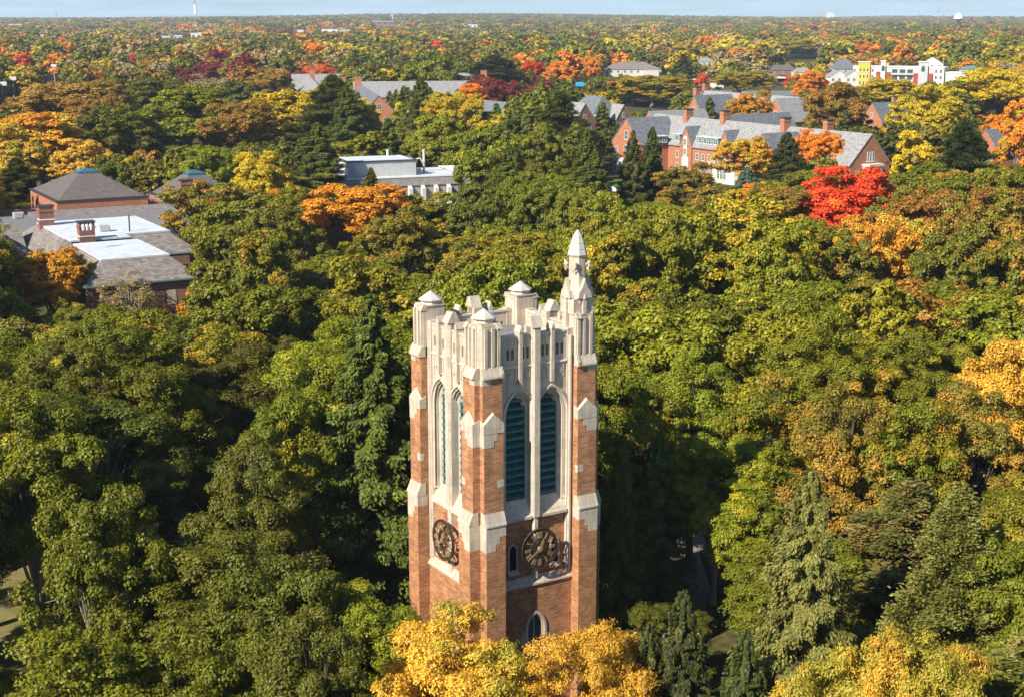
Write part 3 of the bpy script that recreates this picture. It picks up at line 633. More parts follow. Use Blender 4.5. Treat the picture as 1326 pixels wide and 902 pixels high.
# -- grey roofed quadrangle upper left of centre
H6 = building('residence_hall', (-50, 575), 10, 'grey slate roofed hall quadrangle with brick chimneys, above the white flat roofed block', 'building')
gable_bar(H6, -9, 4, -6, 92, 9, 15.5, 'y', 'hallbrick', 'slate_blue')
gable_bar(H6, -4, 52, 110, 124, 9, 15.5, 'x', 'hallbrick', 'slate')
gable_bar(H6, -30, 86, 205, 221, 9, 15.5, 'x', 'hallbrick', 'slate')
gable_bar(H6, 56, 70, 112, 212, 9, 15.0, 'y', 'hallbrick', 'slate')
gable_bar(H6, -28, -14, 92, 212, 9, 15.0, 'y', 'hallbrick', 'slate')
gable_bar(H6, 20, 29, 106, 112, 9, 13.6, 'y', 'hallbrick', 'slate_blue', .2)
gable_bar(H6, 40, 48, 196, 206, 9, 14.2, 'y', 'hallbrick', 'slate_blue', .2)
gable_bar(H6, -13, -6, 6, 12, 9, 13, 'x', 'hallbrick', 'slate_blue', .2)
for x_, z_ in ((-2.5,10.3),(-5,5),(0,5),(-2.5,1.2)): window(H6, x_, -6.02, z_, 1.4, 2.0, '-y')
for x_ in (8, 14, 33, 40, 47): window(H6, x_, 109.98, 5, 1.4, 1.8, '-y')
for x_, y_ in ((-11,86),(-4,86),(-20,190),(22,214),(50,214),(63,150)): chimney(H6, x_, y_, 12, 19.4, 2.8, 2)
# -- white roofed modern block with upright fins
H7 = building('lecture_block', (-12.6, 341.4), 21, 'modern block with pale penthouse, white roof edge and upright concrete fins', 'building')
b = MB(); b.box(-30, 0, 0, 22, 0, 8.2); b.build('wall', M['concrete'], H7)
b = MB(); b.box(-30, 2.4, 0, 22, 8.2, 8.9); b.box(-29.2, 1.6, .8, 21.2, 8.9, 8.91); b.build('flat_roof', M['whiteroof'], H7)
b = MB(); b.box(-30, 2.4, -.3, 0, 7.2, 9.1); b.box(-30.2,-30,-.3,22,7.2,9.1); b.build('parapet', M['concrete'], H7)
b = MB(); b.box(-30.3, 2.5, -.4, .1, 9.1, 9.3); b.box(2.2, 2.6, .1, 22, 9.1, 9.3); b.build('coping', M['whitetrim'], H7)
b = MB(); b.box(.01, 2.4, 0, 22, 0, 8.2); b.box(2.4, 8, 5, 20, 0, 6.6); b.box(2.4, 6, 13, 22, 6.6, 9.0); b.build('brick_end', M['pinkbrick'], H7)
b = MB(); b.box(2.3, 8.2, 4.8, 12.9, 6.6, 6.85); b.box(2.6, 6.2, 12.9, 22.2, 9.0, 9.25); b.build('coping', M['whitetrim'], H7)
for i in range(9):
    x_ = -2.6 - i*3.15; b = MB(); b.box(x_-.45, x_+.45, -1.5, -.3, 0, 6.6); b.prism_x([(-1.5,6.6),(-.3,7.2),(-.3,6.6)], x_-.45, x_+.45); b.build('fin', M['cream'], H7)
b = MB(); b.box(-25, -8.5, 6, 18, 8.9, 12.4); pe = b.build('penthouse', M['grey_metal'], H7)
b = MB(); b.box(-25.3, -8.2, 5.7, 18.3, 12.4, 12.65); b.build('penthouse_edge', M['darkmetal'], pe)
b = MB(); b.box(-24.6, -8.9, 6.4, 17.6, 12.65, 12.68); b.build('penthouse_roof', M['whiteroof'], pe)
for x_, y_ in ((-12.5, 16), (-4.0, 14)): b = MB(); b.lathe(x_, y_, [(.3, 8.9), (.3, 14.0), (.36, 14.0), (.36, 14.2)], 12, 0); b.build('flue', M['cream'], H7)
b = MB(); b.tube([(-8.3,9,9),(-8.0,9,12.2),(-6.6,9,12.6),(-5.6,9,11.2),(-5.6,9,9)], [.28]*5, 8); b.tube([(-8.3,7.5,10.2),(-6.9,7.5,10.2),(-6.6,7.5,9)], [.2]*3, 8); b.tube([(-24,5.4,9),(-24,5.4,13),(-23,5.4,9.1)], [.1]*3); b.build('duct', M['grey_metal'], H7, True)

# -- the museum at left: hipped pavilions with blue skylights, white flat roof, slate skirts
H8 = building('museum', (-94.1, 299.2), 29.5, 'sprawling museum with pyramid roofs, blue skylights and a white flat roof at left', 'building')
def pavilion(x0, x1, y0, y1, zb, zr, plat, wallm='hallbrick', z0=0):
    b = MB(); b.box(x0, x1, y0, y1, z0, zb); b.build('pavilion_wall', M[wallm], H8)
    b = MB(); b.box(x0-.2, x1+.2, y0-.2, y1+.2, zb, zb+.35); b.build('parapet_coping', M['darkmetal'], H8)
    cx, cy = (x0+x1)/2, (y0+y1)/2; i = .5
    b = MB(); v = [(x0+i,y0+i,zb+.35),(x1-i,y0+i,zb+.35),(x1-i,y1-i,zb+.35),(x0+i,y1-i,zb+.35),(cx-plat,cy-plat,zr),(cx+plat,cy-plat,zr),(cx+plat,cy+plat,zr),(cx-plat,cy+plat,zr)]
    b.add(v, [(0,1,5,4),(1,2,6,5),(2,3,7,6),(3,0,4,7),(4,5,6,7)]); r = b.build('pyramid_roof', M['slate_brown'], H8)
    b = MB(); p = plat+.15; b.add([(cx-p,cy-p,zr),(cx+p,cy-p,zr),(cx+p,cy+p,zr),(cx-p,cy+p,zr),(cx-p,cy-p,zr+.35),(cx+p,cy-p,zr+.35),(cx+p,cy+p,zr+.35),(cx-p,cy+p,zr+.35),(cx-p*.1,cy,zr+.95),(cx+p*.1,cy,zr+.95)],
        [(0,1,5,4),(1,2,6,5),(2,3,7,6),(3,0,4,7),(4,5,9,8),(6,7,8,9),(5,6,9),(7,4,8)]); b.build('skylight', M['skylight'], r)
pavilion(0, 19, 0, 26, 8.0, 12.6, 2.1)
pavilion(23.5, 40, 0, 15, 7.0, 11.6, 1.9, z0=0)
def at8(px, py, z):
    X, Y = at(px, py, z); dx, dy = X+94.1, Y-299.2; c, s_ = math.cos(math.radians(29.5)), math.sin(math.radians(29.5))
    return (dx*c + dy*s_, -dx*s_ + dy*c)
# low wings with slate skirts round the white deck
def skirt(x0, x1, y0, y1, ze, zd, run, deck='whiteroof', wall='pinkbrick', slate='slate_tan', gx0=None):
    b = MB(); b.box(x0, x1, y0, y1, 0, ze); w = b.build('wing_wall', M[wall], H8)
    o = .5; b = MB()
    v = [(x0-o,y0-o,ze),(x1+o,y0-o,ze),(x1+o,y1+o,ze),(x0-o,y1+o,ze),(x0+run,y0+run,zd),(x1-run,y0+run,zd),(x1-run,y1-run,zd),(x0+run,y1-run,zd)]
    b.add(v, [(0,1,5,4),(1,2,6,5),(2,3,7,6),(3,0,4,7),(3,2,1,0)]); r = b.build('slate_skirt', M[slate], H8)
    b = MB(); b.box(x0+run-.15, x1-run+.15, y0+run-.15, y1-run+.15, zd-.05, zd+.2); b.build('flat_roof', M[deck], H8)
    b = MB(); b.box(x0-o-.1, x1+o+.1, y0-o-.12, y0-o, ze-.15, ze+.08); b.box(x1+o, x1+o+.12, y0-o, y1+o, ze-.15, ze+.08); b.build('gutter', M['copper_gutter'], H8)
    return w
skirt(-16, 1.0, -91, -66.5, 6.4, 9.6, 3.4)
skirt(-16, 8.6, -66.4, -38, 6.4, 9.62, 3.6)
b = MB(); b.box(-12.4, -2.6, -66.6, -62.4, 9.58, 9.84); b.build('flat_roof', M['whiteroof'], H8)
b = MB(); b.box(-20, 32, -37.4, 0, 0, 5.6); b.build('wing_wall', M['pinkbrick'], H8)
b = MB(); b.box(-20.3, 32.3, -37.38, -.2, 5.6, 5.9); b.build('flat_roof', M['deck'], H8)
b = MB(); b.add([(-6,-5.5,5.9),(32,-5.5,5.9),(32,-.25,6.5),(-6,-.25,6.5),(32,-.25,5.9),(-6,-.25,5.9)], [(0,1,2,3),(1,4,2),(0,3,5)]); b.build('slate_skirt', M['slate_tan'], H8)
for q_ in ((19.6, 23, .5, 15, 0, 6.4), (-14, -.3, 0, 14, 0, 5.4)): b = MB(); b.box(*q_); b.build('wing_wall', M['pinkbrick'], H8)
gable_bar(H8, -40, -16.5, -51, -39, 6.2, 10.2, 'x', 'pinkbrick', 'slate_tan')
gable_bar(H8, -27, -16.2, -62, -45, 6.2, 10.6, 'y', 'pinkbrick', 'slate_tan', hip=6)
gable_bar(H8, -34, -22, -37, -16, 5.6, 9.0, 'y', 'pinkbrick', 'slate_tan', hip=5)
gable_bar(H8, 27, 42, -20, -9, 5.6, 9.0, 'x', 'pinkbrick', 'slate_tan', hip=5)
for (px, py, z, zt) in ((61, 305, 8, 13.1), (113, 324, 8, 12.6), (241.5, 262, 7, 11.6), (274, 262, 6, 9.6)):
    x_, y_ = at8(px, py, z); c = chimney(H8, x_, y_, 5, zt, 2.5, 1.7, 'pinkbrick')
    b = MB(); b.box(x_-1.3, x_+1.3, y_-.9, y_+.9, zt-2.3, zt-2.1); b.build('stone_band', M['whitetrim'], c)
for (px, py) in ((168, 300), (135, 300), (24, 283)):
    x_, y_ = at8(px, py, 9.8); b = MB()
    if px == 168: b.box(x_-.1, x_+.1, y_-.1, y_+.1, 9.7, 12.6)
    else: b.box(x_-.9, x_+.9, y_-.6, y_+.6, 9.8, 10.9); b.box(x_-.7, x_+.7, y_-.7, y_-.6, 10, 10.7)
    b.build('vent' if px != 168 else 'flue', M['grey_metal'] if px != 168 else M['darkmetal'], H8)
x_, y_ = at8(113, 300, 12.6); b = MB()
for i in range(3): b.lathe(x_-.6+i*.6, y_, [(.2,12.8),(.26,13.6),(.1,13.8)], 8)
b.build('chimney_pots', M['whitetrim'], H8)
for x_ in (24, 26.5): b = MB(); b.box(x_-.8, x_+.8, -1.6, -.6, 6.6, 7.7); b.build('roof_unit', M['grey_metal'], H8)
b = MB()
for x_ in (19.5, 21, 22.5, 24): b.bar((x_,-.4,7), (x_,-.4,8.3), .07)
b.bar((19.5,-.4,8.3),(24,-.4,8.3),.07); b.bar((19.5,-.4,7.7),(24,-.4,7.7),.06); b.build('railing', M['pole'], H8)
for x_, w_, fr in ((-3.2, 1.0, 'stone'), (-7.4, 1.0, 'cream'), (-8.9, 1.0, 'cream'), (-10.4, 1.0, 'cream')):
    if fr == 'stone': b = MB(); b.box(x_-.7, x_+.7, -91.06, -90.9, 2.6, 4.8); b.build('stone_panel', M['stone'], H8)
    else: window(H8, x_, -91.02, 2.4, w_, 2.9, '-y', 0, 'cream')
b = MB(); b.box(3.5, 7.2, -66.9, -60, 0, 6.0); b.box(3.3, 7.4, -67.1, -66.9, 4.4, 4.7); b.build('wing_wall', M['pinkbrick'], H8)
b = MB(); b.box(-40.1, -16.3, -51.2, -51.0, 4.6, 4.9); b.box(-27.1, -16.1, -62.2, -62.05, 4.2, 4.5); b.build('stone_band', M['cream'], H8)

FARKEEP = []
# -- town: beige roofed house, coloured apartment block, shops, far sheds
def small_house(name, px, py, z0, w, d, eave, ridge, deg, wall, roof, label, hip=0, axis='x', wins=3, cat='house', group=None):
    """px,py: the pixel of the near eave's middle at height eave"""
    x, y = at(px, py, eave); q_ = F/y; FARKEEP.append((px-w*q_*.4, py-(ridge-eave)*q_, px+w*q_*.4, py+2.2*q_, y+4)); P = thing(name, (x, y, 0), math.radians(deg), label, cat, group)
    gable_bar(P, -w/2, w/2, 0, d, eave, ridge, axis, wall, roof, .4, hip)
    for i in range(wins): window(P, -w/2 + w*(i+.5)/wins, -.02, eave-2.4, min(1.6, w/wins*.5), 1.5, '-y')
    return P
P = small_house('long_hall', 822, 90, 0, 42, 24, 5.5, 10.5, 8, 'cream', 'slate_tan', 'low cream walled hall with broad beige hipped roof above the centre', hip=11, wins=8, cat='building')
gable_bar(P, 6, 18, -5, 8, 5.2, 8.6, 'y', 'cream', 'slate_tan', hip=4)
H9 = building('apartment_block', at(1172, 114, 0), -24, 'apartment block with yellow, white and brick red panels and balconies at upper right', 'building')
H9.scale = (1, 1, 1.18)
b = MB(); b.box(-34, 24, 0, 18, 0, 11); b.build('wall', M['cream'], H9)
b = MB(); b.box(-34.4, 24.4, -.4, 18.4, 11, 11.5); b.build('flat_roof', M['whitetrim'], H9)
for x0, x1, mat, zt, yf in ((-34,-30.5,'cream',11.3,-1.2),(-30.5,-23,'yellow',13.6,-1.6),(-19,-16,'redpanel',8.6,-1.0),(-15.9,-13,'cream',14.2,-2.0),(-12.9,-9.5,'redpanel',8.4,-1.0),(5,8,'redpanel',8.0,-1.2),(8.05,14,'grey_metal',14,-1.8),(14.05,17,'redpanel',8.0,-1.2)):
    b = MB(); b.box(x0, x1, yf, 0, 0, zt); t_ = b.build('panel_tower', M[mat], H9)
    if zt > 12: b = MB(); b.box(x0-.5, x1+.5, yf-.5, 2, zt, zt+.5); b.build('tower_cornice', M['whitetrim'], t_)
for x0, x1 in ((-9.4,-5),(-4.6,0),(.3,4.8)):
    for z_ in (.6, 4.2, 7.8):
        b = MB(); b.box(x0+.2, x1-.2, -.09, 0, z_, z_+2.4); w_ = b.build('window', M['whitetrim'], H9)
        b = MB(); b.box(x0+.4, x1-.4, -.12, -.09, z_+.15, z_+2.25); b.build('pane', M['glass'], w_)
for z_ in (3.4, 7.0):
    b = MB(); b.box(-9.3, 4.9, -1.6, -.1, z_, z_+.2); b.box(-9.3, 4.9, -1.6, -1.5, z_+.2, z_+.9); b.build('balcony', M['grey_metal'], H9)
for x_, yf in ((-14.4,-2.02),(11,-1.82)):
    b = MB(); b.prism_y(arch(x_, 1.1, 10.6, 1.6, 6, 9), yf-.06, yf); b.build('arched_window', M['glass'], H9)
for x_ in (-29, -26.7, -24.4):
    for z_ in (1.5, 5, 8.6): window(H9, x_, -1.62, z_, 1.2, 1.7, '-y', 0)
for x_ in (-33,-21.5, 19, 22):
    for z_ in (1.5, 5, 8.4): window(H9, x_, -.02 if x_ != -33 else -1.22, z_, 1.3, 1.6, '-y', 0)
b = MB(); b.box(24.4, 46, 2, 16, 0, 8.4); b.build('low_wing', M['cream'], H9); b = MB(); b.box(24, 46.4, 1.6, 16.4, 8.4, 8.9); b.build('flat_roof', M['whitetrim'], H9)
small_house('white_house', 1087, 100, 0, 13, 10, 6.5, 10.5, 10, 'whitetrim', 'slate', 'white gabled house with grey roof left of the yellow panelled apartment block', axis='y')
small_house('white_house', 1106, 100, 0, 12, 10, 6.5, 10.5, 10, 'whitetrim', 'slate', 'white gabled house directly touching the apartment block\'s left end', axis='y')
small_house('dark_roofed_house', 1095, 89, 0, 17, 12, 9, 15.5, 5, 'grey_metal', 'slate_blue', 'house with a dark pyramid roof left of the big orange tree at upper right', hip=6)
small_house('grey_house', 1207, 83, 0, 16, 12, 11, 16, -20, 'whitetrim', 'slate_tan', 'pale gabled house rising behind the apartment block\'s roof', axis='y')
small_house('grey_house', 1257, 90, 0, 14, 12, 11, 13, -15, 'grey_metal', 'copper_gutter', 'grey boxy house with green roof right of the apartment block', hip=5)
small_house('low_shop', 1000, 124, 0, 30, 12, 4.5, 6.5, 0, 'whitetrim', 'slate_blue', 'low shop with blue grey roof behind the gabled brick hall at upper right', cat='shop')
small_house('low_shop', 915, 106, 0, 22, 10, 4.5, 6, 0, 'cream', 'grey_metal', 'low flat roofed cream shop left of the fuel canopy', cat='shop')
small_house('brick_house', 1014, 91, 0, 20, 12, 6, 9.5, 0, 'pinkbrick', 'slate_brown', 'brick house with brown roof behind the fuel canopy', hip=4)
small_house('white_house', 1040, 94, 0, 13, 10, 6, 9, 0, 'whitetrim', 'slate', 'white house half hidden between yellow trees right of the fuel canopy', hip=3)
small_house('grey_house', 912, 80, 0, 14, 10, 7, 10, 0, 'grey_metal', 'slate', 'grey house among bare trees above the red leaved tree at upper right', hip=3)
x, y = at(1000, 101, 5.0); P = thing('fuel_canopy', (x, y, 0), 0, 'flat topped white fuel canopy on slim posts at upper right', 'canopy')
b = MB(); b.box(-10, 9, 0, 8, 4.6, 5.5); b.build('canopy_roof', M['whitetrim'], P)
for x_ in (-8, 0, 7): b = MB(); b.box(x_-.25, x_+.25, 3, 3.5, 0, 4.6); b.build('post', M['pole'], P)
b = MB(); b.box(-16, -5, 12, 20, 0, 7.4); b.build('kiosk', M['whitetrim'], P); b = MB(); b.box(-16.5, -4.5, 11.5, 20.5, 7.4, 8.0); b.build('kiosk_roof', M['whitetrim'], P)
x, y = at(751, 112, 2.5); P = thing('marquee', (x, y, 0), .1, 'bright blue marquee roof among orange trees above the centre', 'tent')
b = MB(); b.add([(-5,-4,2.6),(5,-4,2.6),(5,4,2.6),(-5,4,2.6),(-2,0,5.2),(2,0,5.2)], [(0,1,5,4),(1,2,5),(2,3,4,5),(3,0,4),(3,2,1,0)]); b.build('roof', M['blue'], P)
for x_, y_ in ((-4.8,-3.8),(4.8,-3.8),(4.8,3.8),(-4.8,3.8)): b = MB(); b.bar((x_,y_,0),(x_,y_,2.6),.12); b.build('pole', M['pole'], P)
FAR = [(254,50,13,6,'cream','white boxy warehouse below the tall lattice mast at upper left',4.5),(213,51,15,3,'grey_metal','long grey warehouse roof left of the white boxy one at upper left',3),
       (230,51,12,4,'grey_metal','grey warehouse between the long one and the white boxy one',3),(427,43,20,4,'whitetrim','white warehouse far off, rightmost of the upper left ones',3),
       (389,44,8,4,'whitetrim','small white warehouse left of the large white one far off',3),(495,37,30,4,'pinkbrick','long pinkish far building near the horizon above the quadrangle',5),
       (446,43,14,3,'grey_metal','small grey far building left of the long pinkish one',3),(55,50,5,4,'yellow','tiny yellow fronted building far off at the upper left edge',3),
       (20,35,22,3,'grey_metal','low pale building near the horizon at the left edge',4),(612,38,12,3,'whitetrim','pale far building above the centre of the picture',3),
       (508,33,3,5,'cream','narrow pale far tower block near the horizon above the quadrangle',4)]
for px, py, w_, h_, mat, lab, d_ in FAR:
    x, y = at(px, py, 5)
    for _ in range(6): x, y = at(px, py, 5+hill(x, y))
    wm, zm = w_*y/F, h_*y/F + 5
    FARKEEP.append((px-w_*.45, py-h_-1, px+w_*.45, py-1, y+10))
    P = thing('warehouse', (x, y, hill(x, y)), 0, lab, 'warehouse'); b = MB(); b.box(-wm/2, wm/2, 0, 30, 0, zm); b.build('wall', M[mat], P)
    b = MB(); b.box(-wm/2-.5, wm/2+.5, -.5, 30.5, zm, zm+1); b.build('roof', M['whitetrim'], P)
    b = MB(); n_ = max(2, int(w_/7))
    for q in range(n_): b = MB(); b.box(-wm/2+wm*(q+.25)/n_, -wm/2+wm*(q+.75)/n_, -.12, 0, zm*.45, zm*.8); b.build('window_band', M['glass'], P)

# -- water tower, masts, floodlights, lamps, car
x, y = 1185.0, 3950.0
P = thing('water_tower', (x, y, hill(x, y)), 0, 'white domed water tower standing above the treeline at right', 'water tower')
g0 = HC - (24-YH)*y*cp_/F*1.0 - hill(x, y)
b = MB(); b.lathe(0, 0, [(13.5,g0-2),(13.5,g0),(12.6,g0+4),(10,g0+9),(6,g0+12.6),(1,g0+14.2),(.5,g0+15.4)], 20, 0); b.build('tank', M['whitetrim'], P, True)
b = MB(); b.lathe(0, 0, [(2.4,0),(2.2,g0-10),(5,g0-6.5),(13.3,g0-2.05)], 16, 0); b.build('stem', M['darkmetal'], P, True)
def mast(px, d, top, label, wid, mat='pole'):
    x = (px-663)/F*d*.975; z0 = hill(x, d); FARKEEP.append((px-2, 2, px+2, 30, d)); P = thing('radio_mast', (x, d, z0), 0, label, 'mast')
    b = MB(); h = top-z0; w = wid/2
    for sx, sy in ((-w,-w),(w,-w),(w,w),(-w,w)): b.bar((sx,sy,0),(sx*.5,sy*.5,h), wid*.16)
    for i in range(int(h/(wid*1.6))):
        z = i*wid*1.6; b.bar((-w*.9,-w,z),(w*.9,-w,z+wid*1.6), wid*.09); b.bar((-w,-w*.9,z),(-w,w*.9,z+wid*1.6), wid*.09)
    o = b.build('lattice', M[mat], P)
    return P, h
P, h = mast(253, 3300, 110, 'tall lattice radio mast against the sky at upper left', 3.2)
b = MB(); b.box(-2.6, 2.6, -2.6, 2.6, h*.42, h*.62); b.box(-3, 3, -3, 3, h*.15, h*.2); b.build('antenna_panels', M['whitetrim'], P)
mast(803, 4300, 82, 'thin grey radio mast rising over the horizon right of the centre', 2.0)
mast(1215, 4100, 71, 'slim radio mast just left of the white water tower', 1.6)
mast(73, 4300, 60, 'short thin radio mast over the horizon at far left', 1.8)
x, y = 1740.0, 8300.0
P = thing('stadium_press_box', (x-70, y-500, hill(x, y)), 0, 'white far building breaking the horizon left of the water tower', 'building')
b = MB(); b.prism_y([(-22,0),(22,0),(18,46),(-16,50),(-20,44)], 0, 20); o = b.build('wall', M['whitetrim'], P); flipfix(o)
def floodlight(px, pyt, pyb, w, lab):
    x, y = at(px, pyb, 4); FARKEEP.append((px-w*F/y*.5-3, pyt-3, px+w*F/y*.5+3, pyt+22, y)); h = HC - (pyt-YH)*y*cp_/F
    P = thing('floodlight', (x, y, 0), .2, lab, 'floodlight', )
    b = MB(); b.lathe(0, 0, [(.32,0),(.2,h)], 8, 0); b.build('pole', M['pole'], P)
    b = MB(); b.box(-w/2, w/2, -.25, .25, h, h+1.9); b.box(-w/2+.2, w/2-.2, -.35, -.25, h+.2, h+1.7); b.build('lamp_head', M['whitetrim'], P)
floodlight(5, 110, 137, 4.2, 'tall floodlight pole with a wide white lamp head at the left edge')
floodlight(18, 103, 122, 3.8, 'grey floodlight pole just behind the one at the left edge')
floodlight(71, 86, 104, 3.6, 'thin floodlight pole left of the round red tree at upper left')
def lamp(x, y, lab, h=4.6):
    P = thing('street_lamp', (x, y, 0), 0, lab, 'lamp'); b = MB(); b.lathe(0, 0, [(.16,0),(.09,.4),(.07,h)], 8, 0); b.build('pole', M['pole'], P)
    b = MB(); b.lathe(0, 0, [(.14,h),(.3,h+.25),(.3,h+.55),(.1,h+.8)], 10, 0); b.build('lantern', M['whitetrim'], P)
lamp(*at(935, 236, 2), 'pale street lamp on the lawn before the long residence hall'); lamp(*at(1190, 245, 2), 'street lamp by the road right of the red maple', 6)
lamp(*at(918, 226, 2), 'pale street lamp nearest the stone bay of the long residence hall')
def car(x, y, rz, lab, mat):
    P = thing('parked_car', (x, y, .04), rz, lab, 'car')
    b = MB(); b.prism_x([(-2.2,.35),(-2.2,.8),(-1.3,.95),(2.0,.95),(2.25,.75),(2.25,.35)], -.88, .88); b.build('body', M[mat], P)
    b = MB(); b.add([(-.84,-1.2,.95),(.84,-1.2,.95),(.84,1.9,.95),(-.84,1.9,.95),(-.66,-.4,1.45),(.66,-.4,1.45),(.66,1.2,1.45),(-.66,1.2,1.45)], [(0,1,5,4),(1,2,6,5),(2,3,7,6),(3,0,4,7)]); b.build('window', M['glass'], P)
    b = MB(); b.box(-.66,.66,-.4,1.2,1.45,1.5); b.build('roof', M[mat], P)
    for sx in (-1, 1):
        for yy in (-1.4, 1.4): b = MB(); b.prism_x([(yy+.33*math.cos(k*math.pi/6), .3+.33*math.sin(k*math.pi/6)) for k in range(12)], sx*.9-.1, sx*.9+.1); b.build('wheel', M['rubber'], P)
cx_, cy_ = at(794, 247, .5); car(cx_, cy_, 1.2, 'white car parked on the road below the big dark spruces of the residence hall', 'carpaint')

# ------------------------------------------------------------------ trees
def unit(v): return v / np.maximum(np.linalg.norm(v, axis=-1, keepdims=True), 1e-9)
def leafmesh(name, P, Nn, size, lf, mat, elong=1.35, axis=None):
    """one rhombic leaf spray per point P, facing Nn"""
    n = len(P); rg = np.random.RandomState(len(P) % 9973)
    r = unit(rg.normal(size=(n, 3))) if axis is None else axis
    u = unit(np.cross(Nn, r)); w = np.cross(Nn, u)
    if axis is not None: w, u = unit(axis), unit(np.cross(Nn, axis))
    s = size[:, None]
    V = np.empty((n, 4, 3)); V[:,0] = P - w*s*elong*.5; V[:,1] = P + u*s*.5 + Nn*s*.12; V[:,2] = P + w*s*elong*.5; V[:,3] = P - u*s*.5 + Nn*s*.12
    me = bpy.data.meshes.new(name); me.vertices.add(n*4); me.vertices.foreach_set('co', V.reshape(-1).astype(np.float32))
    me.loops.add(n*4); me.loops.foreach_set('vertex_index', np.arange(n*4, dtype=np.int32))
    me.polygons.add(n); me.polygons.foreach_set('loop_start', np.arange(0, n*4, 4, dtype=np.int32)); me.polygons.foreach_set('loop_total', np.full(n, 4, dtype=np.int32))
    a = me.attributes.new('lf', 'FLOAT_VECTOR', 'FACE'); a.data.foreach_set('vector', lf.astype(np.float32).reshape(-1))
    me.update(); me.materials.append(mat)
    return me
def broadleaf(seed, R=6.5, H=12.0, zb=5.0, nl=22, nc=12, nleaf=190, leaf=.24, mat=None, flatz=.55, rc=(.10,.19), loose=0.0, spread=.74, elong=1.35):
    """round crown of many leaf puffs gathered on limbs; returns (crown mesh, limb ends)"""
    rg = np.random.RandomState(seed); c0 = np.array([0, 0, zb + H*.42])
    d = []; 
    while len(d) < nl:
        v = unit(rg.normal(size=3)); 
        if v[2] < -.5: continue
        if all(np.dot(v, w) < .80 for w in d) or rg.rand() < .06: d.append(v)
    d = np.array(d); ex = np.array([R, R, H*.56]); k = spread*rg.uniform(.62, 1.2, (nl, 1))
    k[d[:,2] < .1] *= rg.uniform(.85, 1.12, ((d[:,2] < .1).sum(), 1))
    LC = c0 + d*ex*k; LR = R*rg.uniform(.22, .38, nl)
    C = []; CR = []; CD = []
    for i in range(nl):
        for j in range(nc):
            v = unit(rg.normal(size=3) + d[i]*.75 + np.array([0, 0, .35]))
            C.append(LC[i] + v*LR[i]*np.array([1, 1, .8])*rg.uniform(.7, 1.25)); CR.append(R*rg.uniform(*rc)); CD.append(v)
    C = np.array(C); CR = np.array(CR); CD = np.array(CD); n = len(C)*nleaf; idx = np.repeat(np.arange(len(C)), nleaf)
    v = unit(rg.normal(size=(n, 3)) + CD[idx]*.35 + np.array([0, 0, .45]))
    rad = (rg.uniform(.35, 1.0, n)**.6) * (1 + loose*rg.uniform(-.2, 1.0, n))
    # uneven puff edges
    wob = 1 + .22*np.sin(v[:,0]*5 + idx*1.7)*np.sin(v[:,1]*6 + idx*.9)
    P = C[idx] + v*(CR[idx]*rad*wob)[:,None]*np.array([1, 1, flatz])
    Nn = unit(v*.9 + np.array([0, 0, .45]) + rg.normal(size=(n, 3))*.42)
    lf = np.stack([rg.rand(n), rg.rand(len(C))[idx]*.6 + rg.rand(nl)[idx//nc]*.4, np.clip((P[:,2]-zb)/H, 0, 1)], 1)
    me = leafmesh('broadleaf_crown', P, Nn, leaf*rg.uniform(.7, 1.3, n), lf, mat, elong)
    return me, LC, d
def trunkmesh(LC, zb, r=.42, mat='bark', seed=0):
    rg = np.random.RandomState(seed); b = MB(); top = zb + 2.5
    b.tube([(0,0,-.6),(.02,0,.4),(.05,.03,zb*.6),(.1,.02,top),(.1,.05,top+3)], [r*1.45, r*1.05, r*.9, r*.72, r*.3], 9)
    for i, c in enumerate(LC):
        if i % 3: continue
        z0 = rg.uniform(zb*.55, top); m = np.array([c[0]*.45, c[1]*.45, z0 + (c[2]-z0)*.5 + .3]); j = rg.normal(size=3)*.25
        b.tube([(c[0]*.04, c[1]*.04, z0), tuple(m*.5+np.array([0,0,z0*.5])+j*.5), tuple(m+j), tuple(c*np.array([.8,.8,1])+j), tuple(c*np.array([1.04,1.04,1.02]))], [r*.5, r*.4, r*.3, r*.16, r*.05], 6)
        for q in range(3):
            e = c + rg.normal(size=3)*np.array([1.6,1.6,1.0]); b.tube([tuple(m+j), tuple((m+e)/2+rg.normal(size=3)*.2), tuple(e)], [r*.2, r*.12, r*.03], 4)
    me = b.mesh('trunk', M[mat]); return me
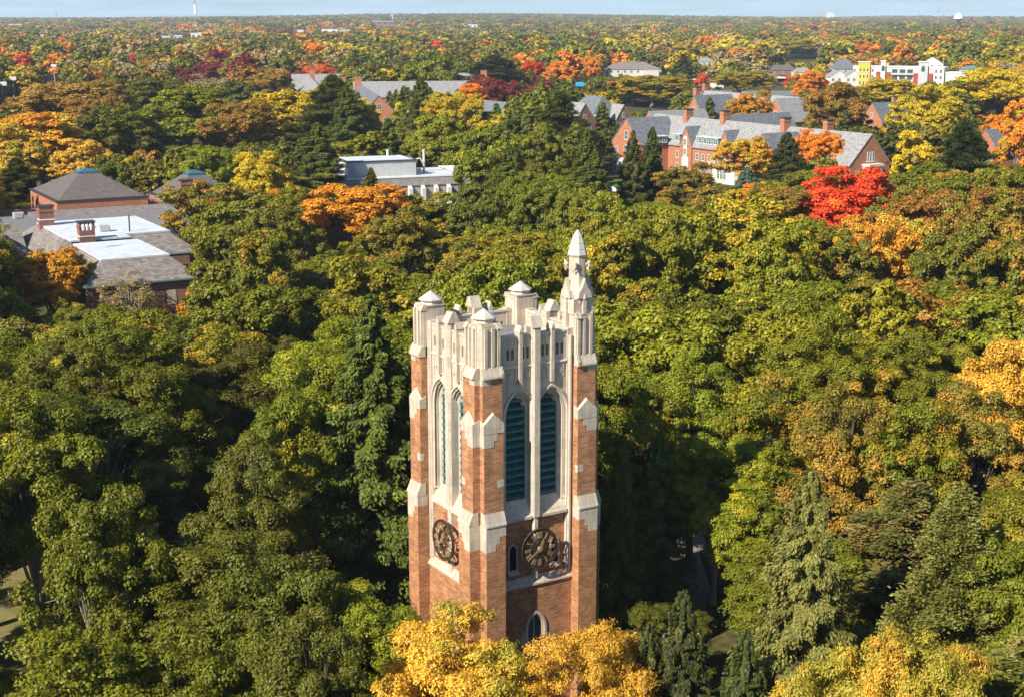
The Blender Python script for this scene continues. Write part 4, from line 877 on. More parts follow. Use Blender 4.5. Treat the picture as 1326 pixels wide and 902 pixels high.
def spruce(seed, H=22.0, R=4.6, nb=150, nleaf=210, leaf=.30, mat=None, droop=.35, zb=1.5, tuft=False):
    rg = np.random.RandomState(seed); P = []; A = []; NN = []; LFc = []; stems = []
    for i in range(nb):
        t = (i + rg.rand())/nb; z = zb + (H-zb)*(t**.85); L_ = R*(1-((z-zb)/(H-zb)))**.8*rg.uniform(.5, 1.18) + .25
        a = i*2.39996 + rg.normal()*.3; dr = np.array([math.cos(a), math.sin(a), 0]); side = np.array([-dr[1], dr[0], 0])
        n = int(nleaf*(.3 + L_/R)); s = rg.rand(n)**.7; lat = rg.uniform(-1, 1, n)*(.16+.30*np.sin(np.clip(s,0,1)*math.pi*.85))*L_*(.45 if not tuft else .55)
        zz = z + L_*(-droop*s + .42*droop*s*s*1.3) ; zz = zz - np.abs(lat)*.35
        hang = rg.rand(n)**1.5*.9*(0.9 if not tuft else .3)
        p = dr*(s*L_)[:,None] + side*lat[:,None]; p[:,2] = zz - hang
        if tuft: p += rg.normal(size=(n,3))*.16; p[:,2] += np.abs(rg.normal(size=n))*.25
        ax = unit(dr*.8 + side*np.sign(lat)[:,None]*.5 + np.array([0,0,-.75 if not tuft else .2]) + rg.normal(size=(n,3))*.3)
        nn = unit(np.array([0,0,.9]) + dr*.55 + rg.normal(size=(n,3))*.5)
        P.append(p); A.append(ax); NN.append(nn); LFc.append(np.stack([rg.rand(n), np.full(n, rg.rand()), np.full(n, t)], 1))
        stems.append((dr, z, L_))
    P = np.vstack(P); A = np.vstack(A); NN = np.vstack(NN); lf = np.vstack(LFc)
    me = leafmesh('needle_crown', P, NN, leaf*rg.uniform(.7, 1.3, len(P)), lf, mat, 2.1, A)
    b = MB(); b.tube([(0,0,-.5),(0,0,H*.4),(.04,0,H*.8),(0,0,H)], [.34,.26,.11,.02], 8)
    for dr, z, L_ in stems[::2]: b.tube([(0,0,z),tuple(dr*L_*.5+np.array([0,0,z-L_*droop*.4])),tuple(dr*L_*.9+np.array([0,0,z-L_*droop*.62]))],[.07,.05,.02],4)
    return me, b.mesh('conifer_trunk', M['bark'])

def proto_set(kind):
    out = []
    if kind == 'near':
        for s_ in range(6): me, LC, d = broadleaf(11+s_, 6.3+.4*(s_%3), 12.5, 4.5, 30, 13, 380, .13, M['leaf']); out.append((me, trunkmesh(LC, 4.5, .42, 'palebark' if s_ % 2 else 'bark', s_)))
    if kind == 'slim':
        for s_ in range(4): me, LC, d = broadleaf(31+s_, 4.3, 13.0, 4.0, 22, 11, 300, .13, M['leaf'], .62, (.14,.24)); out.append((me, trunkmesh(LC, 4.0, .34, 'palebark' if s_ % 2 else 'bark', s_+80)))
    if kind == 'midslim':
        for s_ in range(4): me, LC, d = broadleaf(51+s_, 4.3, 13.0, 4.0, 20, 10, 130, .25, M['leaf'], .62, (.14,.24)); out.append((me, trunkmesh(LC, 4.0, .34, 'palebark' if s_ % 2 else 'bark', s_+90)))
    if kind == 'locust':
        for s_ in range(3): me, LC, d = broadleaf(41+s_, 6.6, 9.5, 6.5, 28, 12, 330, .10, M['leaf'], .42, (.08,.17), .7, .86, 2.6); out.append((me, trunkmesh(LC, 5.5, .3, 'bark', s_+20)))
    if kind == 'mid':
        for s_ in range(7): me, LC, d = broadleaf(71+s_, 6.4+.4*(s_%3), 12+s_%3, 4.5, 28, 12, 130, .27, M['leaf'], .6, (.11,.19)); out.append((me, trunkmesh(LC, 4.5, .42, 'palebark' if s_ % 2 else 'bark', s_+40)))
    if kind == 'bare':
        for s_ in range(2): me, LC, d = broadleaf(91+s_, 6.0, 12, 4, 22, 8, 34, .26, M['leaf'], .7, (.12,.2), .6); out.append((me, trunkmesh(LC, 4, .4, 'palebark', s_+60)))
    if kind == 'spruce':
        for s_ in range(3): out.append(spruce(120+s_, 22, 4.6+.3*s_, 200, 760, .115, M['leaf'], .42))
    if kind == 'pine':
        for s_ in range(3): out.append(spruce(140+s_, 20, 6.0+.4*s_, 100, 1500, .12, M['leaf'], .02, 4.5, True))
    return out
KIND = {}
COLS = {  # leaf colour, colour it is turning to, how far
 'D': ((.130,.134,.014),(.20,.18,.02),.2), 'G': ((.185,.186,.012),(.31,.27,.02),.3), 'B': ((.235,.250,.014),(.38,.33,.02),.3),
 'O': ((.215,.220,.013),(.37,.24,.02),.33), 'L': ((.265,.250,.014),(.46,.31,.02),.42), 'Y': ((.76,.45,.045),(.40,.34,.04),.48),
 'y': ((.64,.46,.02),(.34,.31,.02),.4), 'o': ((.76,.26,.02),(.52,.36,.03),.38), 'r': ((.78,.075,.022),(.72,.22,.02),.42), 'A': ((.80,.33,.025),(.62,.44,.04),.48),
 'b': ((.38,.195,.035),(.24,.20,.02),.4), 't': ((.40,.30,.15),(.46,.30,.08),.4), 'm': ((.23,.04,.035),(.38,.07,.03),.3),
 'k': ((.205,.185,.022),(.42,.23,.03),.42), 's': ((.080,.095,.022),(.17,.15,.03),.3), 'p': ((.21,.20,.045),(.37,.27,.08),.35),
 'u': ((.16,.22,.18),(.22,.27,.21),.3), 'e': ((.13,.155,.024),(.25,.22,.03),.3)}
CNAME = {'D':'dark green','G':'green','B':'bright green','O':'olive green','L':'yellow green','Y':'golden yellow','y':'yellow','o':'orange','A':'amber orange','r':'red','b':'rust brown','t':'tan, thin leaved','m':'maroon','k':'olive brown','s':'dark needled','p':'pale olive needled','u':'blue green','e':'green needled'}
rng = random.Random(7)
TREES = []
def plant(x, y, h, w, col, kind=None, rz=None, hand=False, lab=None):
    TREES.append(dict(x=x, y=y, h=h, w=w, col=col, kind=kind, rz=rng.uniform(0, 6.28) if rz is None else rz, hand=hand, lab=lab, j=rng.random()))
def hp(px, pyt, h, wpx, col, kind=None, lab=None, dx=0):
    """a tree whose top stands at photo pixel (px, pyt), h metres tall and wpx pixels broad in the photo"""
    top = h
    for _ in range(4):          # from this high up the skyline of a crown lies a little behind and above its top
        x, y = at(px, pyt, top); a = wpx*y/F/2; tn = (HC-top)/y; c = h*.33; top = h + (math.sqrt(c*c + (a*tn)**2) - c if kind not in ('spruce',) else 0)
    plant(x, y, h, max(wpx*y/F, h*(.40 if kind is None else .2)), col, kind, hand=True, lab=lab)
# --- trees one can pick out in the photograph
hp(596, 797, 14.6, 262, 'Y', 'locust', 'golden yellow tree in front of the tower\'s left and near corners'); hp(768, 797, 14.6, 205, 'Y', 'locust', 'golden yellow tree in front of the tower\'s right corner')
hp(1085, 845, 15, 250, 'Y', 'locust', 'golden yellow tree at the bottom edge right of the dark conifers')
hp(1215, 815, 16, 240, 'Y', 'locust', 'golden yellow tree at the bottom right corner, below the pale pine')
hp(885, 768, 16, 150, 's', 'spruce'); hp(965, 820, 15, 150, 's', 'spruce'); hp(1050, 612, 20, 210, 'p', 'spruce'); hp(840, 812, 14, 110, 's', 'spruce')
hp(1245, 628, 19, 230, 'p', 'pine'); hp(1320, 700, 16, 150, 'G')
hp(250, 572, 20, 300, 'D'); hp(80, 800, 16, 230, 'G'); hp(235, 808, 15, 190, 'G'); hp(30, 500, 20, 190, 'G'); hp(130, 640, 18, 150, 'G')
hp(350, 690, 17, 170, 'D'); hp(400, 800, 16, 130, 'D'); hp(330, 820, 14, 140, 'G')
hp(462, 585, 19, 130, 'B'); hp(480, 385, 25, 210, 'e', 'spruce'); hp(440, 665, 17, 110, 'B'); hp(482, 735, 15, 90, 'B'); hp(350, 545, 11, 90, 'L'); hp(445, 775, 13, 80, 'e', 'spruce')
hp(425, 590, 17, 110, 'e', 'spruce'); hp(380, 470, 20, 130, 'G'); hp(320, 560, 17, 110, 'D')
hp(806, 565, 17, 80, 'D', 'spruce'); hp(855, 560, 15, 90, 'e', 'spruce'); hp(930, 560, 14, 150, 'B'); hp(985, 590, 14, 120, 'B')
hp(830, 470, 19, 120, 'O'); hp(900, 460, 18, 130, 'B'); hp(1000, 480, 18, 140, 'O'); hp(1090, 500, 19, 150, 'k'); hp(1180, 520, 18, 130, 'O'); hp(1270, 500, 18, 130, 'k')
hp(1302, 440, 19, 90, 'Y'); hp(1150, 360, 20, 120, 'L'); hp(1060, 400, 20, 130, 'L'); hp(1170, 430, 18, 110, 'O')
hp(950, 255, 22, 190, 'L'); hp(860, 275, 21, 130, 'L'); hp(800, 295, 20, 110, 'L'); hp(1010, 290, 20, 130, 'L'); hp(745, 330, 19, 90, 'L')
hp(1100, 215, 19, 125, 'r', None, 'bright scarlet maple in front of the long residence hall\'s right end')
hp(1140, 278, 18, 100, 'A'); hp(1190, 283, 17, 90, 'Y'); hp(1100, 300, 17, 80, 'k'); hp(1235, 300, 19, 110, 'k'); hp(1300, 290, 20, 120, 'k'); hp(1290, 240, 21, 120, 'b')
hp(965, 178, 15, 75, 'A', None, 'orange tree before the middle of the long residence hall'); hp(1063, 168, 17, 62, 'o', None, 'red and orange tree rising against the long residence hall\'s roof'); hp(1020, 172, 18, 70, 's', 'spruce', 'dark spruce between the orange tree and the scarlet maple')
hp(968, 217, 10, 48, 'u', 'spruce', 'small blue green spruce below the orange tree'); hp(1250, 155, 24, 110, 's', 'pine'); hp(1207, 110, 25, 88, 'y'); hp(1186, 170, 20, 60, 'y')
hp(1322, 128, 26, 56, 'o', None, 'tall orange red tree at the right edge'); hp(1285, 90, 24, 110, 'y'); hp(1322, 85, 24, 60, 'A'); hp(1225, 105, 22, 90, 'k')
hp(820, 170, 21, 46, 's', 'spruce', 'left of the two dark spruces before the long residence hall'); hp(845, 166, 21, 48, 's', 'spruce', 'right of the two dark spruces before the long residence hall'); hp(890, 212, 14, 80, 'k'); hp(925, 240, 12, 60, 'k')
hp(760, 168, 22, 60, 'e', 'spruce'); hp(725, 120, 24, 90, 'e', 'pine'); hp(700, 160, 20, 80, 'G'); hp(770, 195, 19, 60, 'e', 'spruce'); hp(660, 190, 20, 80, 'e', 'spruce'); hp(630, 165, 22, 90, 'G'); hp(690, 230, 18, 90, 'G'); hp(740, 245, 17, 80, 'B'); hp(620, 235, 17, 80, 'D')
hp(545, 100, 26, 66, 'e', 'spruce', 'tall olive conifer before the grey slate roofed quadrangle'); hp(448, 110, 25, 70, 'e', 'spruce'); hp(430, 98, 27, 100, 'e', 'pine'); hp(410, 160, 22, 90, 'e', 'spruce'); hp(590, 120, 22, 80, 'y'); hp(570, 150, 20, 80, 'B'); hp(610, 108, 20, 50, 'o'); hp(625, 98, 20, 60, 'm')
hp(650, 104, 20, 50, 'm'); hp(640, 72, 26, 110, 's', 'pine', 'large dark cedar like crown right of the quadrangle'); hp(455, 238, 15, 140, 'A', None, 'bright orange tree in front of the modern white block'); hp(520, 270, 16, 120, 'k'); hp(560, 250, 13, 100, 'O'); hp(480, 218, 12, 40, 'e', 'pine'); hp(470, 330, 19, 120, 'L')
hp(385, 115, 22, 130, 'y', None, 'tall yellow tree left of the conifers at upper left of centre'); hp(335, 195, 17, 80, 'y'); hp(240, 112, 24, 145, 'B', None, 'huge round bright green tree behind the museum'); hp(270, 190, 16, 80, 'B'); hp(150, 135, 22, 110, 'D'); hp(190, 100, 22, 100, 'D')
hp(90, 105, 23, 130, 'b'); hp(45, 145, 21, 130, 'A'); hp(10, 160, 20, 90, 'Y'); hp(115, 125, 20, 90, 'b'); hp(100, 180, 16, 80, 'Y'); hp(20, 205, 14, 70, 'D', 'pine'); hp(145, 200, 15, 50, 'D'); hp(310, 130, 21, 90, 'b'); hp(350, 90, 20, 70, 'k')
hp(265, 235, 15, 120, 'k'); hp(300, 262, 16, 110, 'O'); hp(330, 300, 18, 120, 'O'); hp(350, 270, 17, 100, 'k'); hp(60, 322, 12, 95, 'A', None, 'orange tree against the museum\'s near slate roof'); hp(115, 340, 9, 80, 'y'); hp(165, 352, 8.5, 70, 't', 'bare', 'half bare pale tree against the museum\'s near wall'); hp(250, 375, 7.5, 40, 'A'); hp(8, 372, 9, 60, 'L')
hp(280, 300, 18, 90, 'G'); hp(310, 350, 18, 110, 'G')
hp(30, 68, 20, 30, 'r', None, 'round red tree at upper left near the floodlights'); hp(173, 70, 17, 12, 'r'); hp(127, 92, 18, 14, 'r'); hp(415, 84, 19, 60, 'r', None, 'red tree left of the quadrangle\'s grey roofs'); hp(385, 92, 17, 36, 'm'); hp(240, 86, 20, 32, 'm'); hp(275, 80, 20, 46, 'm'); hp(265, 95, 18, 60, 't', 'bare')
hp(690, 78, 20, 28, 'r', None, 'scarlet tree left of the low beige roofed hall'); hp(725, 80, 20, 40, 'o'); hp(768, 72, 21, 26, 'o'); hp(820, 100, 15, 60, 'o'); hp(845, 98, 16, 90, 'L', None, 'broad yellow green crown below the low beige roofed hall'); hp(910, 95, 14, 22, 'r'); hp(885, 70, 24, 40, 's', 'spruce')
hp(975, 118, 21, 60, 'o', None, 'vivid orange tree before the distant twin gabled hall'); hp(1085, 107, 24.5, 82, 'b', None, 'big bronze brown tree before the coloured apartment block'); hp(960, 92, 16, 70, 'L'); hp(1048, 92, 19, 42, 'o'); hp(1115, 52, 21, 34, 'o', None, 'bright orange round tree above the apartment block'); hp(1040, 50, 22, 60, 'y'); hp(1150, 100, 17, 70, 'y'); hp(1165, 145, 9, 16, 'o')
hp(780, 250, 18, 90, 'O')

# --- the rest of the wood, its colours laid out over the ground the way they lie in the photograph
XS = 12
ZONES = [(30,'ktOyGt ktOGyD kDGOyt DGtkOy DGtOGD DGOkGt DGOktG DGkOGt GOktyD GOkyGt GOktmG GOktmG'),
 (45,'ktGyOo ktyOGD kyoGtD GDkotm kyoGDt DGkOty kmGOyk GOykto ykGOto yLokGt yGkDOL LkGOoD'),
 (65,'yOkoGt yOkDtt yOkDoG ykGDok ykDGGy GDkoyk kGDyOk GOkyyo OkytoG yoLGtk yoOkGD LyGOkm'),
 (95,'oybkGt ykOtGb yktbmG GkbtyD GyDGGy GGDDyk DGGkoo oykGLo LGytbo bkotyG yLkbok yoLkoy'),
 (140,'YboDGk DbGDkD BDGkby GkyyGe GDeeGD GDyeOk GDemye eGDLke Gkkeoy boykkb yLbkyG oyrLyb'),
 (200,'YDbkDG DbYDGB BGDGDk yeGeDG eGDyGe GDyOeG GeDeGG eGDsGk eGkske GOksDk kGDsyG boksDy'),
 (270,'kbyoGt kyoGkb GOkbGG OkGoGD okOGkO OkoLBk OGGDBe LBOkLG LLOOLk LLOkoL kObbGo kbbGOb'),
 (350,'kOGyGb GOkGGb GGOkGG OGkGGL OGLLGB GOLkBL GBOLLB LOBLOG LLOBLO LOLkLO OkbLbO bkGbOY'),
 (450,'GGOkGG GGOGkG GGOGDG GOGGDG GBGOGe BGBOGG GBGOOB OBGLOB BOGLBO OLkOLO OkbLOk bOkGYb'),
 (570,'GGGDOG GGDGGO GGDGGB DGGGDG GDGBGG BGBGGe BGDGDG BGDDGB BGOGGB OLGOkG OGkpGO OGkbOG'),
 (700,'GGDGGO GDDGGD DDGGDG DGDDGG GDGDGe BGGDGe BGGDGD DDGDDe eDGGsD pGOkGs OGpkGp OGpGkG'),
 (1000,'GLDGGO GLGDGD GDGDGD DGDDGD GDGBDe YBGeYY YYBeYY YesGDe esDGse YspGYp YGpGYp YGpGLG')]
ZONES = [(a, b.split()) for a, b in ZONES]
def zone(px, py):
    row = next((r for a, r in ZONES if py < a), ZONES[-1][1])
    return row[max(0, min(XS-1, int(px/1326*XS + rng.uniform(-.3, .3))))]
KEEP = [(28,225,178,300,295),(150,225,300,262,290),(0,268,255,350,216),(0,258,72,345,262),(30,330,255,362,214),(195,350,262,384,205),(440,190,500,236,338),(500,190,612,254,338),(785,130,1000,222,425),
 (1000,135,1105,172,400),(1100,160,1162,215,372),(455,95,600,116,690),(484,105,512,160,575),(735,125,805,162,535),(918,115,1060,156,545),(1122,130,1152,160,530),(780,76,866,97,1150),
 (1072,84,1272,111,985),(743,101,760,112,925),(970,90,1015,112,990),(1255,163,1312,205,412),(531,296,778,800,88),(785,240,805,252,375),(860,690,905,770,100),(855,555,915,575,140),(240,45,275,55,2000),
 (0,770,14,810,95),(360,605,395,625,150),(280,236,300,246,380),(1205,15,1245,30,3900),(970,112,1010,126,900),(1030,86,1048,97,1100),(905,96,925,108,1000)]
KEEP += FARKEEP
FOOT = []     # building footprints, from the objects themselves
bpy.context.view_layer.update()
for o in list(COL.objects):
    if o.type == 'MESH' and o.parent and o.name.split('.')[0] in ('wall','pavilion_wall','wing_wall','slate_skirt','brick_body','buttress','kiosk','low_wing','brick_end'):
        root = o
        while root.parent: root = root.parent
        Mi = root.matrix_world.inverted(); bb = [Mi @ o.matrix_world @ Vector(c) for c in o.bound_box]
        FOOT.append((Mi, min(c.x for c in bb), max(c.x for c in bb), min(c.y for c in bb), max(c.y for c in bb), Vector(root.location)))
def blocked(x, y, m):
    for Mi, x0, x1, y0, y1, c in FOOT:
        if abs(c.x-x) > 260 or abs(c.y-y) > 260: continue
        q = Mi @ Vector((x, y, 0))
        if x0-m < q.x < x1+m and y0-m < q.y < y1+m: return True
    return False
ROADS = [[(3,88),(13,103),(15,112),(15,120),(17,130)], [(-60,395),(-20,388),(27,386),(60,352),(110,318),(190,290)]]
def on_road(x, y, m):
    for R_ in ROADS:
        for (ax, ay), (bx, by) in zip(R_, R_[1:]):
            t = max(0, min(1, ((x-ax)*(bx-ax)+(y-ay)*(by-ay))/((bx-ax)**2+(by-ay)**2)))
            if math.hypot(x-ax-t*(bx-ax), y-ay-t*(by-ay)) < m: return True
    return False
def sunlit(x, y, h):        # nothing shades the tower's sunny side above its base
    dx, dy = x+.6, y-93.5; s_ = dx*SDX/_n + dy*SDY/_n; l = abs(dx*SDY/_n - dy*SDX/_n)
    return min(h, max(5, 3.5 + (s_-3)*.70)) if s_ > 2 and l < 15 else h
def fit(x, y, h, w):
    """keeps a tree from hiding what the photo shows behind it; returns its height or 0"""
    for _ in range(12):
        px, py = proj(x, y, h*1.04+.5+hill(x, y)); hw = w*.5/y*F; ok = True; _, pb = proj(x, y, h*.3)
        for x0, y0, x1, y1, d in KEEP:
            if y < d and px+hw*.8 > x0 and px-hw*.8 < x1 and py < y1-2 and pb > y0: ok = False
        if ok: return h
        h *= .86; w *= .93
        if h < 6: return 0
    return 0
HAND = list(TREES)
for t in HAND:
    if t['kind'] != 'locust': t['h'] = sunlit(t['x'], t['y'], t['h'])
for t in HAND:
    px, py = proj(t['x'], t['y'], t['h']); w = t['w']/t['y']*F
    if t['kind'] in ('spruce', 'pine'): w *= .6
    KEEP.append((px-w*.33, py, px+w*.33, py+max(w*.5, 12), t['y']-2)); FARPTS = []
y = 42.0
while y < 9200:
    sp = 10.2 if y < 130 else 10.8 if y < 320 else 12.5 if y < 900 else 16.5 if y < 2500 else 22
    wmax = .3526*y*1.06 + 14
    x = -wmax + rng.uniform(0, sp)
    while x < wmax:
        xx, yy = x + rng.uniform(-.36, .36)*sp, y + rng.uniform(-.36, .36)*sp
        x += sp
        h = rng.uniform(15.5, 21.5) if yy < 2500 else rng.uniform(15, 22)
        if yy > 330: h *= rng.choice((.62, .8, .95, 1, 1, 1.1, 1.25))
        w = sp*rng.uniform(1.15, 1.6)*(1.05 if h > 18 else 1)
        if any(math.hypot(t['x']-xx, t['y']-yy) < (t['w']+w)*.30 for t in (HAND if yy < 1500 else ())): continue
        if math.hypot(xx+.6, yy-93.5) < 9 or (yy < 60 and h > 15): continue
        if yy < 1300 and (blocked(xx, yy, 2.5) or on_road(xx, yy, 4.5)): continue
        h = sunlit(xx, yy, h); h2 = fit(xx, yy, h, w)
        if not h2: continue
        w = max(min(w, h2*.95), h2*.66)
        px, py = proj(xx, yy, h2+hill(xx, yy)); z = zone(px, py+3); f1 = .5 + .5*math.sin(xx/37 + 2.1*math.sin(yy/53)) * math.sin(yy/41 + 1.7*math.sin(xx/67))
        c = z[min(5, int(min(.999, abs(.55*f1 + .6*rng.random()**1.3 - .06))*6))]
        if yy > 300 and rng.random() < (.009 if yy > 480 else .002): c = rng.choice('rromA')
        if yy > 700 and c in 'romyYL' and rng.random() < .28: c = rng.choice('kOGDtb')
        if yy < 330: plant(xx, yy, h2, w, c)
        else: FARPTS.append((xx, yy, h2, w, c, rng.random()))
    y += sp

# --- single trees: an Empty at the foot, trunk and crown under it
DROP = set('-10.7,154.6 -11.0,299.4 -11.1,250.7 -11.6,302.9 -114.1,283.3 -116.6,303.1 -12.1,287.6 -12.3,92.9 -120.5,298.4 -126.4,318.8 -13.6,262.0 -134.8,323.9 -2.5,131.9 -20.1,320.8 -24.6,315.3 -24.7,304.0 -26.7,293.4 -27.8,287.3 -29.3,305.8 -36.8,210.7 -36.8,297.1 -36.9,174.9 -38.8,230.8 -39.4,199.8 -39.9,308.9 -40.1,80.6 -40.9,317.6 -42.8,69.0 -46.3,254.5 -47.5,261.8 -49.9,114.5 -5.4,200.6 -56.7,136.8 -59.0,166.2 -60.8,142.5 -62.9,152.8 -65.6,176.7 -70.6,169.3 -71.2,183.9 -77.4,186.6 -79.8,175.4 -80.8,196.5 -82.0,219.2 -89.7,229.8 -92.7,219.9 100.1,264.5 102.2,256.2 103.5,298.8 105.6,271.3 106.6,239.7 108.0,286.1 111.9,287.1 116.4,304.2 116.8,294.6 118.9,327.8 125.7,321.1 133.5,325.0 152.0,575.5 16.1,254.0 18.7,209.5 22.2,223.0 23.9,273.0 25.2,60.7 28.2,256.1 30.0,61.0 30.9,271.5 32.8,222.5 32.9,307.7 36.4,239.5 37.0,211.9 37.9,283.0 39.6,250.8 4.5,173.4 40.1,234.2 41.0,262.2 43.5,305.6 44.0,83.2 44.1,72.9 45.5,276.6 46.7,315.3 48.0,285.5 49.6,251.0 5.0,217.0 50.6,104.2 50.7,241.1 52.6,116.0 54.7,121.0 56.1,146.4 57.7,137.5 59.7,238.0 62.1,228.8 62.3,250.3 62.7,201.1 64.8,162.7 67.0,159.0 68.5,325.7 68.6,305.4 69.0,283.3 69.4,186.9 71.8,314.8 71.9,175.6 72.8,169.6 74.5,296.2 78.2,306.0 78.5,319.6 80.2,196.6 81.2,218.5 82.2,185.0 83.3,232.4 84.2,304.8 86.0,222.8 87.7,230.9 89.8,293.8 90.2,255.5 92.8,212.6 98.2,271.2'.split())
LABELS = {}
